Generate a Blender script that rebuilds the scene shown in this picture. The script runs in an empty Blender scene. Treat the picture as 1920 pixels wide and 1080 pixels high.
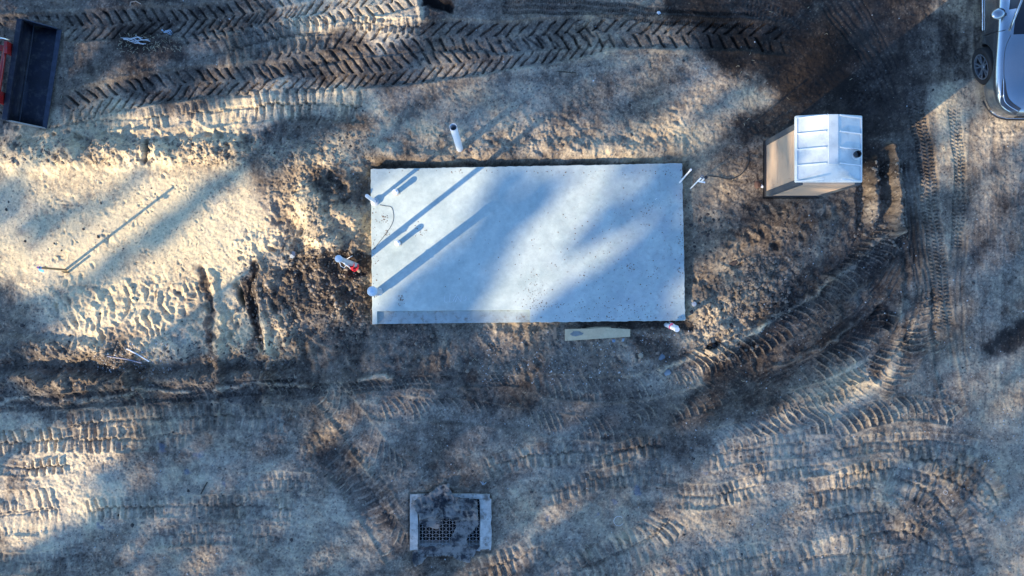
import bpy, bmesh, math, random
import numpy as np
from mathutils import Vector, Matrix
R = math.radians
random.seed(7)
# ------------------------------------------------------------------ camera, world, sun
SC = bpy.context.scene
HC = 18.0                                   # camera height; one photo pixel is 1 cm on the ground
AZ, EL = R(37.5), R(24.0)                   # direction shadows fall, sun elevation
cam = bpy.data.cameras.new('camera'); cam.lens = 1800/1920*36; cam.sensor_width = 36
cam.clip_end = 500; cam.clip_start = 0.1
co = bpy.data.objects.new('camera', cam); SC.collection.objects.link(co)
co.location = (0, 0, HC); co.rotation_euler = (0, 0, 0); SC.camera = co
DX, DY = math.cos(AZ), math.sin(AZ); TE = math.tan(EL)
w = bpy.data.worlds.new('World'); SC.world = w; w.use_nodes = True
nt = w.node_tree; bg = nt.nodes['Background']
sky = nt.nodes.new('ShaderNodeTexSky'); sky.sky_type = 'NISHITA'; sky.sun_disc = False
sky.sun_elevation = EL; sky.sun_rotation = math.atan2(-DX, -DY); sky.ozone_density = 4.0; sky.air_density = 1.0; sky.dust_density = 0.3
wb = nt.nodes.new('ShaderNodeMix'); wb.data_type = 'RGBA'; wb.blend_type = 'MULTIPLY'; wb.inputs[0].default_value = 1; wb.inputs[7].default_value = (.84, .98, 1.10, 1)   # camera white balance of the skylight
nt.links.new(sky.outputs[0], wb.inputs[6]); nt.links.new(wb.outputs[2], bg.inputs[0]); bg.inputs[1].default_value = 0.15
sl = bpy.data.lights.new('sun', 'SUN'); sl.energy = 4.6; sl.angle = R(0.53); sl.color = (1.0, 0.82, 0.56)
so = bpy.data.objects.new('sun', sl); SC.collection.objects.link(so)
so.rotation_euler = Vector((DX*math.cos(EL), DY*math.cos(EL), -math.sin(EL))).to_track_quat('-Z', 'Y').to_euler()
SC.view_settings.view_transform = 'Standard'; SC.view_settings.look = 'None'
SC.view_settings.exposure = 1.15; SC.view_settings.gamma = 1; SC.view_settings.use_curve_mapping = False

# ------------------------------------------------------------------ helpers
def at(x, y, z=0.0):
    k = (HC-z)/1800.0
    return Vector(((x-960)*k, (540-y)*k, z))
def tag(o, label=None, cat=None, group=None, kind=None):
    if label: o['label'] = label
    if cat: o['category'] = cat
    if group: o['group'] = group
    if kind: o['kind'] = kind
    return o
def thing(name, label, cat, loc=(0, 0, 0), rz=0, group=None):
    o = bpy.data.objects.new(name, None); SC.collection.objects.link(o)
    o.empty_display_size = .1; o.location = loc; o.rotation_euler = (0, 0, rz)
    return tag(o, label, cat, group)
def mk(name, bm, mat, parent=None, smooth=False, bevel=0, sub=0, auto=None):
    me = bpy.data.meshes.new(name); bmesh.ops.recalc_face_normals(bm, faces=bm.faces); bm.to_mesh(me); bm.free()
    o = bpy.data.objects.new(name, me); SC.collection.objects.link(o)
    for m in (mat if isinstance(mat, (list, tuple)) else [mat]): me.materials.append(m)
    if smooth:
        for p in me.polygons: p.use_smooth = True
    if bevel:
        b = o.modifiers.new('bevel', 'BEVEL'); b.width = bevel; b.segments = 2; b.limit_method = 'ANGLE'
    if sub:
        s = o.modifiers.new('sub', 'SUBSURF'); s.levels = sub; s.render_levels = sub
    if auto: me.set_sharp_from_angle(angle=R(auto))
    if parent: o.parent = parent
    return o
def box(bm, c, s, rot=None):
    M = Matrix.Translation(Vector(c)) @ (rot if rot else Matrix()) @ Matrix.Diagonal((s[0], s[1], s[2], 1))
    return bmesh.ops.create_cube(bm, size=1, matrix=M)['verts']
def tube(bm, pts, r, n=12, cap=True, rads=None, squash=1.0):
    pts = [Vector(p) for p in pts]; rings = []
    for i, p in enumerate(pts):
        t = (pts[min(i+1, len(pts)-1)] - pts[max(i-1, 0)]).normalized()
        u = t.cross(Vector((0, 0, 1)));
        if u.length < 1e-3: u = Vector((1, 0, 0))
        u.normalize(); v = t.cross(u)
        rr = rads[i] if rads else r
        rings.append([bm.verts.new(p + u*math.cos(a)*rr + v*math.sin(a)*rr*squash) for a in [2*math.pi*k/n for k in range(n)]])
    for a, b in zip(rings, rings[1:]):
        for k in range(n): bm.faces.new((a[k], a[(k+1) % n], b[(k+1) % n], b[k]))
    if cap: bm.faces.new(rings[0][::-1]); bm.faces.new(rings[-1])
def lathe(bm, prof, n=24, M=None):
    rings = []
    for r, z in prof:
        rings.append([bm.verts.new((r*math.cos(2*math.pi*k/n), r*math.sin(2*math.pi*k/n), z)) for k in range(n)] if r > 1e-6 else [bm.verts.new((0, 0, z))])
    for a, b in zip(rings, rings[1:]):
        for k in range(n):
            q = []
            for x in (a[k % len(a)], a[(k+1) % len(a)], b[(k+1) % len(b)], b[k % len(b)]):
                if x not in q: q.append(x)
            if len(q) > 2: bm.faces.new(q)
    if M: bmesh.ops.transform(bm, matrix=M, verts=[v for r in rings for v in r])
def prism(bm, poly, z0, z1):
    a = [bm.verts.new((x, y, z0)) for x, y in poly]; b = [bm.verts.new((x, y, z1)) for x, y in poly]
    n = len(poly); bm.faces.new(a[::-1]); bm.faces.new(b)
    for i in range(n): bm.faces.new((a[i], a[(i+1) % n], b[(i+1) % n], b[i]))

# ------------------------------------------------------------------ materials
def mat(name, col, rough=.6, metal=0, var=.12, scale=8, bump=0, bscale=60, col2=None, c2=(.45, .7), coat=0, s2=6):
    m = bpy.data.materials.new(name); m.use_nodes = True; N = m.node_tree.nodes; L = m.node_tree.links
    b = N['Principled BSDF']; tc = N.new('ShaderNodeTexCoord')
    nz = N.new('ShaderNodeTexNoise'); nz.inputs['Scale'].default_value = scale; nz.inputs['Detail'].default_value = 8; nz.inputs['Roughness'].default_value = .65
    L.new(tc.outputs['Object'], nz.inputs['Vector'])
    mr = N.new('ShaderNodeMapRange'); mr.inputs[1].default_value = .3; mr.inputs[2].default_value = .7
    mr.inputs[3].default_value = 1-var; mr.inputs[4].default_value = 1+var; L.new(nz.outputs[0], mr.inputs[0])
    mx = N.new('ShaderNodeMix'); mx.data_type = 'RGBA'; mx.blend_type = 'MULTIPLY'; mx.inputs[0].default_value = 1
    mx.inputs[6].default_value = (*col, 1); L.new(mr.outputs[0], mx.inputs[7]); out = mx.outputs[2]
    if col2:
        n2 = N.new('ShaderNodeTexNoise'); n2.inputs['Scale'].default_value = s2; n2.inputs['Detail'].default_value = 10; n2.inputs['Roughness'].default_value = .7
        L.new(tc.outputs['Object'], n2.inputs['Vector'])
        r2 = N.new('ShaderNodeMapRange'); r2.inputs[1].default_value = c2[0]; r2.inputs[2].default_value = c2[1]; L.new(n2.outputs[0], r2.inputs[0])
        m2 = N.new('ShaderNodeMix'); m2.data_type = 'RGBA'; L.new(r2.outputs[0], m2.inputs[0]); L.new(out, m2.inputs[6]); m2.inputs[7].default_value = (*col2, 1); out = m2.outputs[2]
    L.new(out, b.inputs['Base Color']); b.inputs['Roughness'].default_value = rough; b.inputs['Metallic'].default_value = metal
    if coat: b.inputs['Coat Weight'].default_value = coat; b.inputs['Coat Roughness'].default_value = .05
    if bump:
        n3 = N.new('ShaderNodeTexNoise'); n3.inputs['Scale'].default_value = bscale; n3.inputs['Detail'].default_value = 6; L.new(tc.outputs['Object'], n3.inputs['Vector'])
        bp = N.new('ShaderNodeBump'); bp.inputs['Strength'].default_value = 1; bp.inputs['Distance'].default_value = bump
        L.new(n3.outputs[0], bp.inputs['Height']); L.new(bp.outputs[0], b.inputs['Normal'])
    return m
PVC = mat('white_pvc', (.78, .8, .82), .35, var=.05, col2=(.5, .48, .42), c2=(.6, .9))
PVCG = mat('grey_conduit', (.42, .46, .5), .4, var=.1)
CAPB = mat('pale_blue_cap', (.50, .62, .74), .5, var=.15)
DARK = mat('dark_inside', (.015, .015, .02), .8)
REDT = mat('red_tape', (.7, .02, .04), .45)
PINKT = mat('pink_tape', (.7, .12, .25), .5)
BLUER = mat('blue_ribbon', (.03, .3, .85), .5)
WOOD = mat('pale_lumber', (.60, .48, .30), .75, var=.15, scale=9, bump=.002, col2=(.22, .17, .11), c2=(.62, .75), s2=14)
WOODD = mat('weathered_stake', (.30, .20, .10), .8, var=.2, scale=20)
WOODW = mat('damp_wood_patch', (.22, .24, .23), .55, var=.3, scale=12)
BLACKP = mat('black_plastic', (.02, .02, .025), .5)
RUBBER = mat('tyre_rubber', (.018, .018, .02), .8, bump=.002)
STEELB = mat('worn_bucket_steel', (.005, .008, .020), .5, .1, var=.5, scale=5, bump=.003, bscale=12, col2=(.05, .05, .055), c2=(.5, .72), s2=9)
STEELG = mat('sunlit_scuffed_steel', (.34, .33, .31), .45, .6, var=.4, scale=12, col2=(.06, .06, .07), c2=(.5, .6))  # lower side plate coloured brighter for the sun on its outer face
REDP = mat('red_tractor_paint', (.24, .010, .010), .35, var=.15, coat=.4, col2=(.07, .04, .04), c2=(.55, .68), s2=12)
CHROME = mat('steel_rod', (.6, .6, .6), .2, 1)
SILVER = mat('silver_car_paint', (.36, .41, .45), .22, .92, var=.03, coat=1)
GLASS = mat('dark_car_glass', (.01, .014, .022), .06, 0, var=.05)
TRIM = mat('black_trim', (.02, .02, .022), .4)
LENS = mat('headlight_lens', (.05, .06, .08), .08, .3)
CHROMET = mat('bright_trim', (.65, .67, .7), .15, 1)
WHITEJUNK = mat('white_scrap', (.75, .75, .75), .6)
TWIG = mat('dark_twig', (.05, .04, .03), .9)
WIRE = mat('black_wire', (.03, .03, .03), .6)
STONE = mat('stone', (.34, .33, .31), .8, var=.35, scale=3, bump=.004)

# ------------------------------------------------------------------ terrain numpy
rng = np.random.default_rng(11)
STEP = .0135
fx = np.arange(-9.95, 9.951, STEP); fy = np.arange(-5.75, 5.751, STEP)
def ext(f):
    o = []; d = STEP
    p = f[-1]
    while p < 130:
        d *= 1.045 if d < .3 else 1.2; p = p + d; o.append(p)
    o = np.array(o); return np.concatenate([-o[::-1], f, o])
gx = ext(fx); gy = ext(fy)
NX, NY = len(gx), len(gy)
X, Y = np.meshgrid(gx, gy)                  # metres
PX, PY = X*100+960, 540-Y*100               # the same points in photo pixels (plan position only)
PX = PX.astype(np.float32); PY = PY.astype(np.float32)
def vn(x, y, s, seed, n=257):
    r = np.random.default_rng(seed).random((n, n), dtype=np.float32)
    u = x/s + 91.7; v = y/s + 47.3
    iu = np.floor(u).astype(np.int64); iv = np.floor(v).astype(np.int64)
    fu = (u-iu).astype(np.float32); fv = (v-iv).astype(np.float32)
    fu = fu*fu*(3-2*fu); fv = fv*fv*(3-2*fv); iu %= n; iv %= n; ju = (iu+1) % n; jv = (iv+1) % n
    return (r[iv, iu]*(1-fu)+r[iv, ju]*fu)*(1-fv)+(r[jv, iu]*(1-fu)+r[jv, ju]*fu)*fv - .5
def fbm(x, y, s, seed, o=4, g=.5):
    t = 0; a = 1
    for i in range(o): t = t + a*vn(x*.8+y*.6, y*.8-x*.6, s/2**i, seed+i*17) if i % 2 else t + a*vn(x, y, s/2**i, seed+i*17); a *= g
    return t
def worley(x, y, s, seed, n=251):
    rr = np.random.default_rng(seed); jx = rr.random((n, n), dtype=np.float32); jy = rr.random((n, n), dtype=np.float32); hh = rr.random((n, n), dtype=np.float32)
    u = x/s+500; v = y/s+500; iu = np.floor(u).astype(np.int64); iv = np.floor(v).astype(np.int64)
    fu = (u-iu).astype(np.float32); fv = (v-iv).astype(np.float32); f1 = np.full(u.shape, 9., np.float32); f2 = f1.copy(); hv = np.zeros(u.shape, np.float32)
    for a in (-1, 0, 1):
        for b in (-1, 0, 1):
            A = (iv+b) % n; B = (iu+a) % n
            d = (a+jx[A, B]-fu)**2+(b+jy[A, B]-fv)**2
            c = d < f1; f2 = np.where(c, f1, np.minimum(f2, d)); hv = np.where(c, hh[A, B], hv); f1 = np.where(c, d, f1)
    return np.sqrt(f1), np.sqrt(f2), hv
def sst(e0, e1, x):
    t = np.clip((x-e0)/(e1-e0), 0, 1); return t*t*(3-2*t)
def window(x0, y0, x1, y1, m):              # photo-pixel plan window -> slices
    X0, X1 = (min(x0, x1)-m-960)/100, (max(x0, x1)+m-960)/100
    Y0, Y1 = (540-max(y0, y1)-m)/100, (540-min(y0, y1)+m)/100
    return slice(np.searchsorted(gy, Y0), np.searchsorted(gy, Y1)), slice(np.searchsorted(gx, X0), np.searchsorted(gx, X1))
def capd(px, py, x0, y0, x1, y1):
    dx, dy = x1-x0, y1-y0; L = dx*dx+dy*dy+1e-9
    t = np.clip(((px-x0)*dx+(py-y0)*dy)/L, 0, 1)
    return np.hypot(px-x0-t*dx, py-y0-t*dy)
def catmull(p, k=10):
    p = [p[0]]+list(p)+[p[-1]]; o = []
    for i in range(1, len(p)-2):
        for j in range(k):
            t = j/k; a, b, c, d = p[i-1], p[i], p[i+1], p[i+2]
            o.append(tuple(.5*((2*b[q])+(-a[q]+c[q])*t+(2*a[q]-5*b[q]+4*c[q]-d[q])*t*t+(-a[q]+3*b[q]-3*c[q]+d[q])*t**3) for q in (0, 1)))
    o.append(tuple(p[-2])); return o
def polyst(px, py, pts):                    # nearest arc length s and signed offset t
    bd = np.full(px.shape, 1e9, np.float32); S = np.zeros(px.shape, np.float32); T = np.zeros(px.shape, np.float32); acc = 0; n = len(pts)
    for i in range(n-1):
        (x0, y0), (x1, y1) = pts[i], pts[i+1]; dx, dy = x1-x0, y1-y0; l = math.hypot(dx, dy)
        if l < 1e-6: continue
        u = ((px-x0)*dx+(py-y0)*dy)/l
        uc = np.clip(u, 0, l); d = np.hypot(px-x0-uc*dx/l, py-y0-uc*dy/l)
        t = ((py-y0)*dx-(px-x0)*dy)/l
        c = d < bd; bd = np.where(c, d, bd); S = np.where(c, acc+uc, S); T = np.where(c, np.sign(t)*d, T); acc += l
    return S, T, bd, acc

# warped coordinates give every painted or pressed boundary an organic edge
WX = PX + 16*fbm(X, Y, .55, 3, 4) + 5*fbm(X, Y, .10, 5, 3)
WY = PY + 16*fbm(X, Y, .55, 4, 4) + 5*fbm(X, Y, .10, 6, 3)
WX2 = PX + 60*fbm(X, Y, 1.3, 13, 5, .6); WY2 = PY + 60*fbm(X, Y, 1.3, 14, 5, .6)

H = .05*fbm(X, Y, 3.2, 21, 3)
ROUGH = np.full(X.shape, .55, np.float32)
def paint(F, strokes, WXa=None, WYa=None):
    WXa = WX if WXa is None else WXa; WYa = WY if WYa is None else WYa
    for x0, y0, x1, y1, r, soft, v in strokes:
        sy, sx = window(x0, y0, x1, y1, r+soft+90)
        m = 1-sst(r-soft*.5, r+soft*.5, capd(WXa[sy, sx], WYa[sy, sx], x0, y0, x1, y1))
        F[sy, sx] = F[sy, sx]*(1-m)+v*m
def addh(strokes):                          # rounded ridges (+) and hollows (-) in metres
    for x0, y0, x1, y1, r, h in strokes:
        sy, sx = window(x0, y0, x1, y1, r*1.3+60)
        d = capd(WX[sy, sx], WY[sy, sx], x0, y0, x1, y1)/r
        H[sy, sx] += h*np.where(d < 1, (1-d*d)**2, 0)
paint(ROUGH, [(60, 400, 520, 420, 120, 80, .22), (100, 470, 300, 420, 70, 60, .10), (200, 580, 520, 560, 60, 40, .55), (560, 330, 650, 560, 60, 50, 1.6),
  (500, 480, 660, 620, 50, 50, 1.5), (60, 285, 460, 285, 26, 20, 1.3), (0, 690, 480, 680, 45, 30, 1.4), (760, 260, 1290, 270, 40, 40, .75),
  (1380, 560, 1470, 540, 60, 40, 1.5), (1320, 600, 1380, 640, 50, 30, 1.2), (1600, 400, 1660, 330, 30, 20, 1.0), (1750, 250, 1850, 900, 110, 80, .35),
  (1600, 100, 1700, 200, 90, 50, .4), (100, 110, 320, 130, 50, 40, .45), (700, 900, 1250, 900, 130, 90, .5)])
# relief: berms, humps, heap, furrows
addh([(412, 765, 414, 775, 8, .05), (40, 300, 130, 290, 40, .16), (150, 292, 300, 290, 34, .16), (320, 290, 440, 280, 34, .14), (460, 300, 560, 300, 40, .10),
  (590, 380, 620, 440, 62, .26), (610, 430, 600, 500, 46, .15), (540, 480, 500, 520, 40, .15), (560, 560, 620, 560, 50, .12), (640, 395, 662, 410, 24, .25), (650, 350, 640, 390, 34, .08),
  (20, 650, 340, 655, 30, .12), (100, 560, 340, 640, 60, .06), (60, 720, 150, 730, 44, .12), (200, 700, 250, 720, 40, .10), (120, 700, 130, 750, 16, .10),
  (235, 690, 240, 740, 14, .14), (0, 690, 200, 690, 26, -.12), (240, 690, 560, 680, 30, -.10), (540, 700, 680, 700, 34, -.05),
  (382, 500, 392, 580, 9, -.06), (392, 580, 400, 660, 8, -.04), (394, 510, 410, 600, 9, .07), (410, 600, 410, 650, 10, .09), (406, 650, 412, 770, 13, .12), (472, 500, 482, 640, 9, -.07), (484, 505, 498, 640, 9, .09), (498, 640, 502, 750, 12, .10), (446, 535, 456, 562, 10, -.16), (452, 545, 456, 560, 10, -.25),
  (500, 540, 540, 660, 34, .10), (150, 260, 170, 280, 14, -.10), (278, 270, 280, 300, 9, -.16), (430, 272, 436, 290, 9, -.1),
  (1632, 305, 1636, 330, 17, .22), (1634, 350, 1638, 410, 16, .20), (1672, 275, 1682, 430, 14, .26), (1653, 310, 1656, 410, 14, -.12), (1612, 340, 1618, 425, 12, -.14),
  (1684, 430, 1560, 520, 13, .19), (1560, 520, 1430, 606, 13, .19), (1430, 606, 1330, 660, 12, .17), (1330, 660, 1240, 690, 11, .12), (1660, 550, 1560, 640, 9, .06), (1560, 640, 1440, 690, 8, .05), (-20, 757, 160, 748, 8, .12), (160, 748, 350, 733, 8, .12), (400, 725, 580, 715, 8, .12), (680, 716, 740, 712, 8, .09), (1560, 722, 1640, 720, 8, .08), (0, 712, 560, 704, 18, .09), (1700, 560, 1690, 640, 14, .06),
  (1690, 440, 1705, 560, 13, -.08), (1460, 600, 1640, 470, 40, -.06), (1300, 680, 1440, 640, 30, -.05), (1745, 540, 1755, 640, 8, -.10), (1716, 600, 1660, 740, 14, .06),
  (1300, 560, 1350, 600, 40, .07), (1370, 600, 1420, 580, 24, -.07), (1330, 470, 1400, 540, 60, .04), (1366, 493, 1384, 493, 9, -.07),
  (804, 2, 846, 12, 16, -.2), (780, 0, 792, 34, 8, .08), (700, 275, 830, 300, 24, .07), (900, 285, 1280, 278, 22, .08),
  (610, 850, 700, 960, 50, -.05), (1290, 700, 1460, 700, 50, -.03), (1190, 640, 1250, 650, 30, -.06), (1170, 620, 1200, 660, 22, .06),
  (1500, 900, 1700, 930, 60, .05), (1650, 930, 1780, 1060, 40, .05), (1640, 960, 1690, 1010, 26, -.08), (1680, 930, 1560, 925, 18, -.06),
  (0, 790, 200, 790, 40, .04), (560, 20, 760, 40, 40, .04), (620, 700, 740, 780, 30, .07), (700, 760, 760, 790, 22, -.05)])
# random dents (boots, buckets) in the sand and elsewhere
def dents(n, x0, y0, x1, y1, rmin, rmax, dep, ang=None, asp=2.0, rim=.35, seed=1):
    q = np.random.default_rng(seed)
    for _ in range(n):
        cx, cy = q.uniform(x0, x1), q.uniform(y0, y1); r = q.uniform(rmin, rmax); a = ang+q.normal(0, .35) if ang is not None else q.uniform(0, math.pi)
        sy, sx = window(cx, cy, cx, cy, r*asp*1.8)
        dx = WX[sy, sx]-cx; dy = WY[sy, sx]-cy; u = (dx*math.cos(a)+dy*math.sin(a))/asp/r; v = (-dx*math.sin(a)+dy*math.cos(a))/r
        d = np.sqrt(u*u+v*v); k = q.uniform(.4, 1)*dep
        H[sy, sx] += -k*np.where(d < 1, (1-d*d)**2, 0)+k*rim*np.exp(-((d-1.25)/.28)**2)
dents(300, 60, 330, 560, 560, 2, 4.5, .018, None, 1.6, seed=2)
dents(300, 100, 530, 560, 660, 4, 9, .033, 1.2, 2.2, seed=3)
dents(90, 500, 330, 690, 690, 5, 14, .06, None, 1.5, seed=4)
dents(130, 540, 200, 1300, 300, 4, 11, .035, None, 1.7, seed=5)
dents(170, 680, 610, 1420, 720, 4, 11, .035, 1.4, 2.0, seed=6)
dents(150, 1290, 380, 1640, 600, 4, 12, .04, None, 1.5, seed=7)
dents(60, 0, 230, 560, 300, 5, 13, .06, 1.5, 1.6, seed=8)
dents(260, 0, 0, 1920, 1080, 4, 12, .02, None, 1.8, seed=9)
# horseshoe-like paired boot marks
for cx, cy, a in [(330, 350, .2), (345, 352, .2), (266, 350, 1.2), (264, 382, 1.4), (290, 365, .3), (178, 465, .2), (265, 420, .5), (300, 372, .1)]:
    sy, sx = window(cx, cy, cx, cy, 14); dx = PX[sy, sx]-cx; dy = PY[sy, sx]-cy
    u = (dx*math.cos(a)+dy*math.sin(a))/6.5; v = (-dx*math.sin(a)+dy*math.cos(a))/4.5; d = np.hypot(u, v)
    H[sy, sx] += -.009*np.exp(-((d-.85)/.25)**2)-.006*np.sin(u*9)*(d < .8)

RIDGE_LIGHT = np.zeros(X.shape, np.float32)  # paler lines painted into prints for the sky light on their ridges
for seg in [[(241, 576.5), (238, 574.8), (235, 576.5), (234, 580), (236, 584), (240, 585), (242, 582), (239.5, 581)], [(246.5, 578), (246.5, 585.5)], [(250, 577), (250, 585.5)], [(254, 578), (253, 585.5)]]:
    for (ax, ay), (bx, by) in zip(seg, seg[1:]):
        sy, sx = window(ax, ay, bx, by, 4); H[sy, sx] -= .014*np.exp(-(capd(PX[sy, sx], PY[sy, sx], ax, ay, bx, by)/1.0)**2)
MO = np.zeros(X.shape, np.float32)          # freshly turned, moister soil in tyre prints (1) against dry crust (0)
def track(pts, wd, pitch, kind, dep, seed=0, keep=.75, curve=.02, moist=0.0, sag=.02, lean=1.0, thick=.30, jit=1.0):
    pts = catmull(pts); xs = [p[0] for p in pts]; ys = [p[1] for p in pts]
    sy, sx = window(min(xs), min(ys), max(xs), max(ys), wd)
    x = PX[sy, sx]+jit*5*fbm(X[sy, sx], Y[sy, sx], .35, 300+seed, 3); y = PY[sy, sx]+jit*5*fbm(X[sy, sx], Y[sy, sx], .35, 340+seed, 3)
    S, T, D, Ln = polyst(x, y, pts); h = wd/2
    inside = (1-sst(h*.93, h*1.06, np.abs(T)))*sst(0, pitch*1.5, S)*(1-sst(Ln-pitch*1.5, Ln, S))*(D < wd)
    pres = sst(-.33-(keep-.5)*1.2, -.12-(keep-.5)*1.2, fbm(X[sy, sx], Y[sy, sx], .8, 380+seed, 4, .6))
    def bars(ph, tk, soft=.10):
        f = np.abs(((ph/pitch) % 1)-.5)*2       # 0 in the middle of a bar
        return 1-sst(tk-soft, tk+soft, f)
    if kind == 'lug':                           # deep slots of chevron tractor lugs, apex towards lean
        upper = sst(0, 1.5, T-h*-.06)*(1-sst(h*.80, h*.95, T)); lower = sst(0, 1.5, -T-h*-.02)*(1-sst(h*.80, h*.95, -T))
        wv = 4.5*fbm(X[sy, sx], Y[sy, sx], .14, 77+seed, 2)
        upper = sst(-3, 0, T-h*(.15+.25*vn(X[sy, sx], Y[sy, sx], .12, 91)))*(1-sst(h*.84, h*.9, T+wv))
        lower = sst(-3, 0, -T-h*(.13+.25*vn(X[sy, sx], Y[sy, sx], .12, 92)))*(1-sst(h*.84, h*.9, -T+wv))
        kk = .40+1.0*sst(-.35, .1, vn(X[sy, sx], Y[sy, sx], .16, 95+seed))
        a_, b_ = (1.0, .55) if lean > 0 else (.6, 1.05)     # image-upper and image-lower lugs lean differently
        g = kk*(bars(S-lean*np.abs(T)*b_+wv*.5, thick*.8, .07)*upper+bars(S-lean*np.abs(T)*a_+pitch*.5+wv*.5, thick*.85, .07)*lower)
        P = -dep*np.clip(g, 0, 1)+dep*.25*vn(X[sy, sx], Y[sy, sx], .06, 8)
    elif kind == 'pad':                         # track shoes: low ridges between flat blocks, two lanes
        sh = np.where(T > 0, 0, pitch*.45)
        lw = .85*sst(-.25, .25, fbm(X[sy, sx], Y[sy, sx], .4, 33+seed, 3))+.2
        P = dep*lw*(1.05-bars(S+sh+.004*T*T+1.2*vn(X[sy, sx], Y[sy, sx], .08, 35), .36, .10))*(.6+.4*((S+sh)/pitch % 1))-dep*.5*np.exp(-((np.abs(T)-h*.05)/1.8)**2)-dep*.35
    elif kind == 'net':                         # curved ridges crossed by one offset seam
        sg = np.where(T > 0, 1, -1)
        rb = bars(S-.5*T+.011*T*T+.8*vn(X[sy, sx], Y[sy, sx], .12, 36), .16, .08)*(.55+.9*sst(-.3, .2, vn(X[sy, sx], Y[sy, sx], .2, 37+seed)))
        seam = np.exp(-((T-h*(.30+.10*np.sin(S/pitch*6.28)))/1.5)**2)+.7*np.exp(-((T+h*(.35+.08*np.sin(S/pitch*6.28+2)))/1.3)**2)*(np.sin(S/pitch*3.14) > 0)
        P = dep*.72*np.maximum(rb, .8*seam)*(.25+1.0*sst(-.25, .25, fbm(X[sy, sx], Y[sy, sx], .45, 801+seed, 3)))-dep*.3
    elif kind == 'tread':                       # small wavy car tread
        P = dep*np.sin(S/pitch*6.28+1.3*np.sin(T/h*7))*(.5+.5*np.sign(np.sin(T/h*9.4+1)))-dep*.3
    else:                                       # 'rib': smooth lengthwise ribs
        P = dep*np.sin(T/pitch*6.28)*.6-dep*.2
    n = .75+.5*vn(X[sy, sx], Y[sy, sx], .22, 420+seed)
    if kind in ('lug', 'pad', 'net'):
        H[sy, sx] = H[sy, sx]*(1-.45*inside*pres)
        edge = np.exp(-((np.abs(T)-h*1.07)/(h*.12+1.5))**2)*sst(0, 20, S)*(1-sst(Ln-20, Ln, S))*(D < wd)
        H[sy, sx] += edge*sag*(.6+.8*vn(X[sy, sx], Y[sy, sx], .15, 55+seed))*pres
    H[sy, sx] += inside*pres*(P*n-sag*.8)
    ROUGH[sy, sx] *= 1-.5*inside*pres
    if kind in ('pad', 'net'): RIDGE_LIGHT[sy, sx] = np.maximum(RIDGE_LIGHT[sy, sx], inside*pres*(np.clip(P/dep+.3, 0, 1) if kind == 'net' else np.clip(bars(S+sh+.004*T*T, .30, .12), 0, 1)))
    MO[sy, sx] = np.maximum(MO[sy, sx], inside*pres*moist)
# tractor prints across the top
track([(-60, 62), (120, 52), (250, 42), (370, 38), (480, 20), (620, -6)], 58, 18, 'lug', .105, 1, .95, moist=.22, lean=-1, sag=.04)
track([(330, 62), (480, 44), (560, 30), (700, 8), (800, -14)], 46, 18.5, 'lug', .10, 2, .75, moist=.08, lean=1.0, sag=.03)
track([(60, 224), (200, 185), (330, 160), (480, 148), (600, 142), (720, 132), (860, 116), (980, 96), (1080, 80), (1150, 62)], 62, 18.5, 'lug', .11, 3, .95, moist=.18, lean=-1, sag=.05)
track([(470, 128), (560, 104), (640, 84), (720, 74), (840, 66), (960, 70), (1060, 62), (1200, 62), (1330, 64), (1440, 70), (1490, 76)], 60, 23, 'lug', .11, 4, .92, moist=.14, lean=1.0, sag=.05, thick=.26)
track([(100, 232), (260, 222), (400, 205)], 40, 17, 'pad', .065, 5, .6)
track([(370, 215), (470, 200), (560, 195), (690, 200)], 60, 17, 'pad', .10, 6, .8)
track([(640, 40), (740, 48), (800, 50)], 26, 16, 'pad', .10, 7, .8)
track([(380, 110), (520, 70), (640, 60)], 60, 17, 'pad', .10, 8, .5)
track([(940, 10), (1100, 14), (1260, 30), (1420, 38)], 30, 4, 'tread', .032, 9, .8, moist=.5)
# left band and lower middle
track([(-40, 762), (120, 752), (250, 742), (350, 738), (480, 726), (570, 722)], 30, 15, 'net', .06, 10, .75, moist=.3)
track([(110, 800), (220, 790), (400, 780), (560, 790)], 50, 16, 'pad', .08, 11, .6)
track([(-40, 835), (60, 828), (140, 826), (260, 822), (360, 812)], 46, 17, 'pad', .10, 12, .85)
track([(-20, 875), (60, 880), (140, 870)], 30, 16, 'pad', .10, 13, .8)
track([(-60, 990), (0, 965), (60, 960), (120, 950)], 84, 16, 'pad', .08, 14, .9, curve=.03)
track([(150, 960), (260, 950), (400, 948), (560, 955)], 40, 16, 'pad', .08, 15, .7)
track([(-40, 1050), (60, 1058), (160, 1040)], 40, 14, 'pad', .065, 16, .8)
track([(560, 735), (680, 725), (790, 716), (900, 716), (980, 712)], 22, 12, 'net', .05, 17, .8)
track([(700, 764), (800, 768), (900, 775), (990, 790), (1060, 800), (1160, 805), (1250, 770)], 44, 13, 'net', .05, 18, .95, curve=.03)
track([(600, 720), (660, 790), (700, 850), (760, 900)], 60, 15, 'net', .055, 19, .7)
track([(620, 840), (680, 900), (740, 990)], 60, 15, 'pad', .065, 20, .6, moist=.3)
track([(900, 885), (980, 860), (1060, 850), (1200, 842)], 40, 16, 'pad', .10, 21, .7)
track([(1100, 860), (1200, 840), (1260, 836)], 40, 17, 'pad', .10, 22, .9)
track([(1010, 930), (1120, 900), (1200, 890), (1280, 892)], 40, 16, 'pad', .065, 23, .7)
track([(1260, 930), (1340, 930), (1440, 905)], 44, 12, 'pad', .08, 24, .8)
track([(1060, 1080), (1160, 1040), (1220, 1010), (1260, 960)], 70, 15, 'pad', .10, 25, .85)
track([(860, 1080), (960, 1050), (1010, 1030), (1060, 1070)], 50, 16, 'pad', .065, 26, .7)
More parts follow.
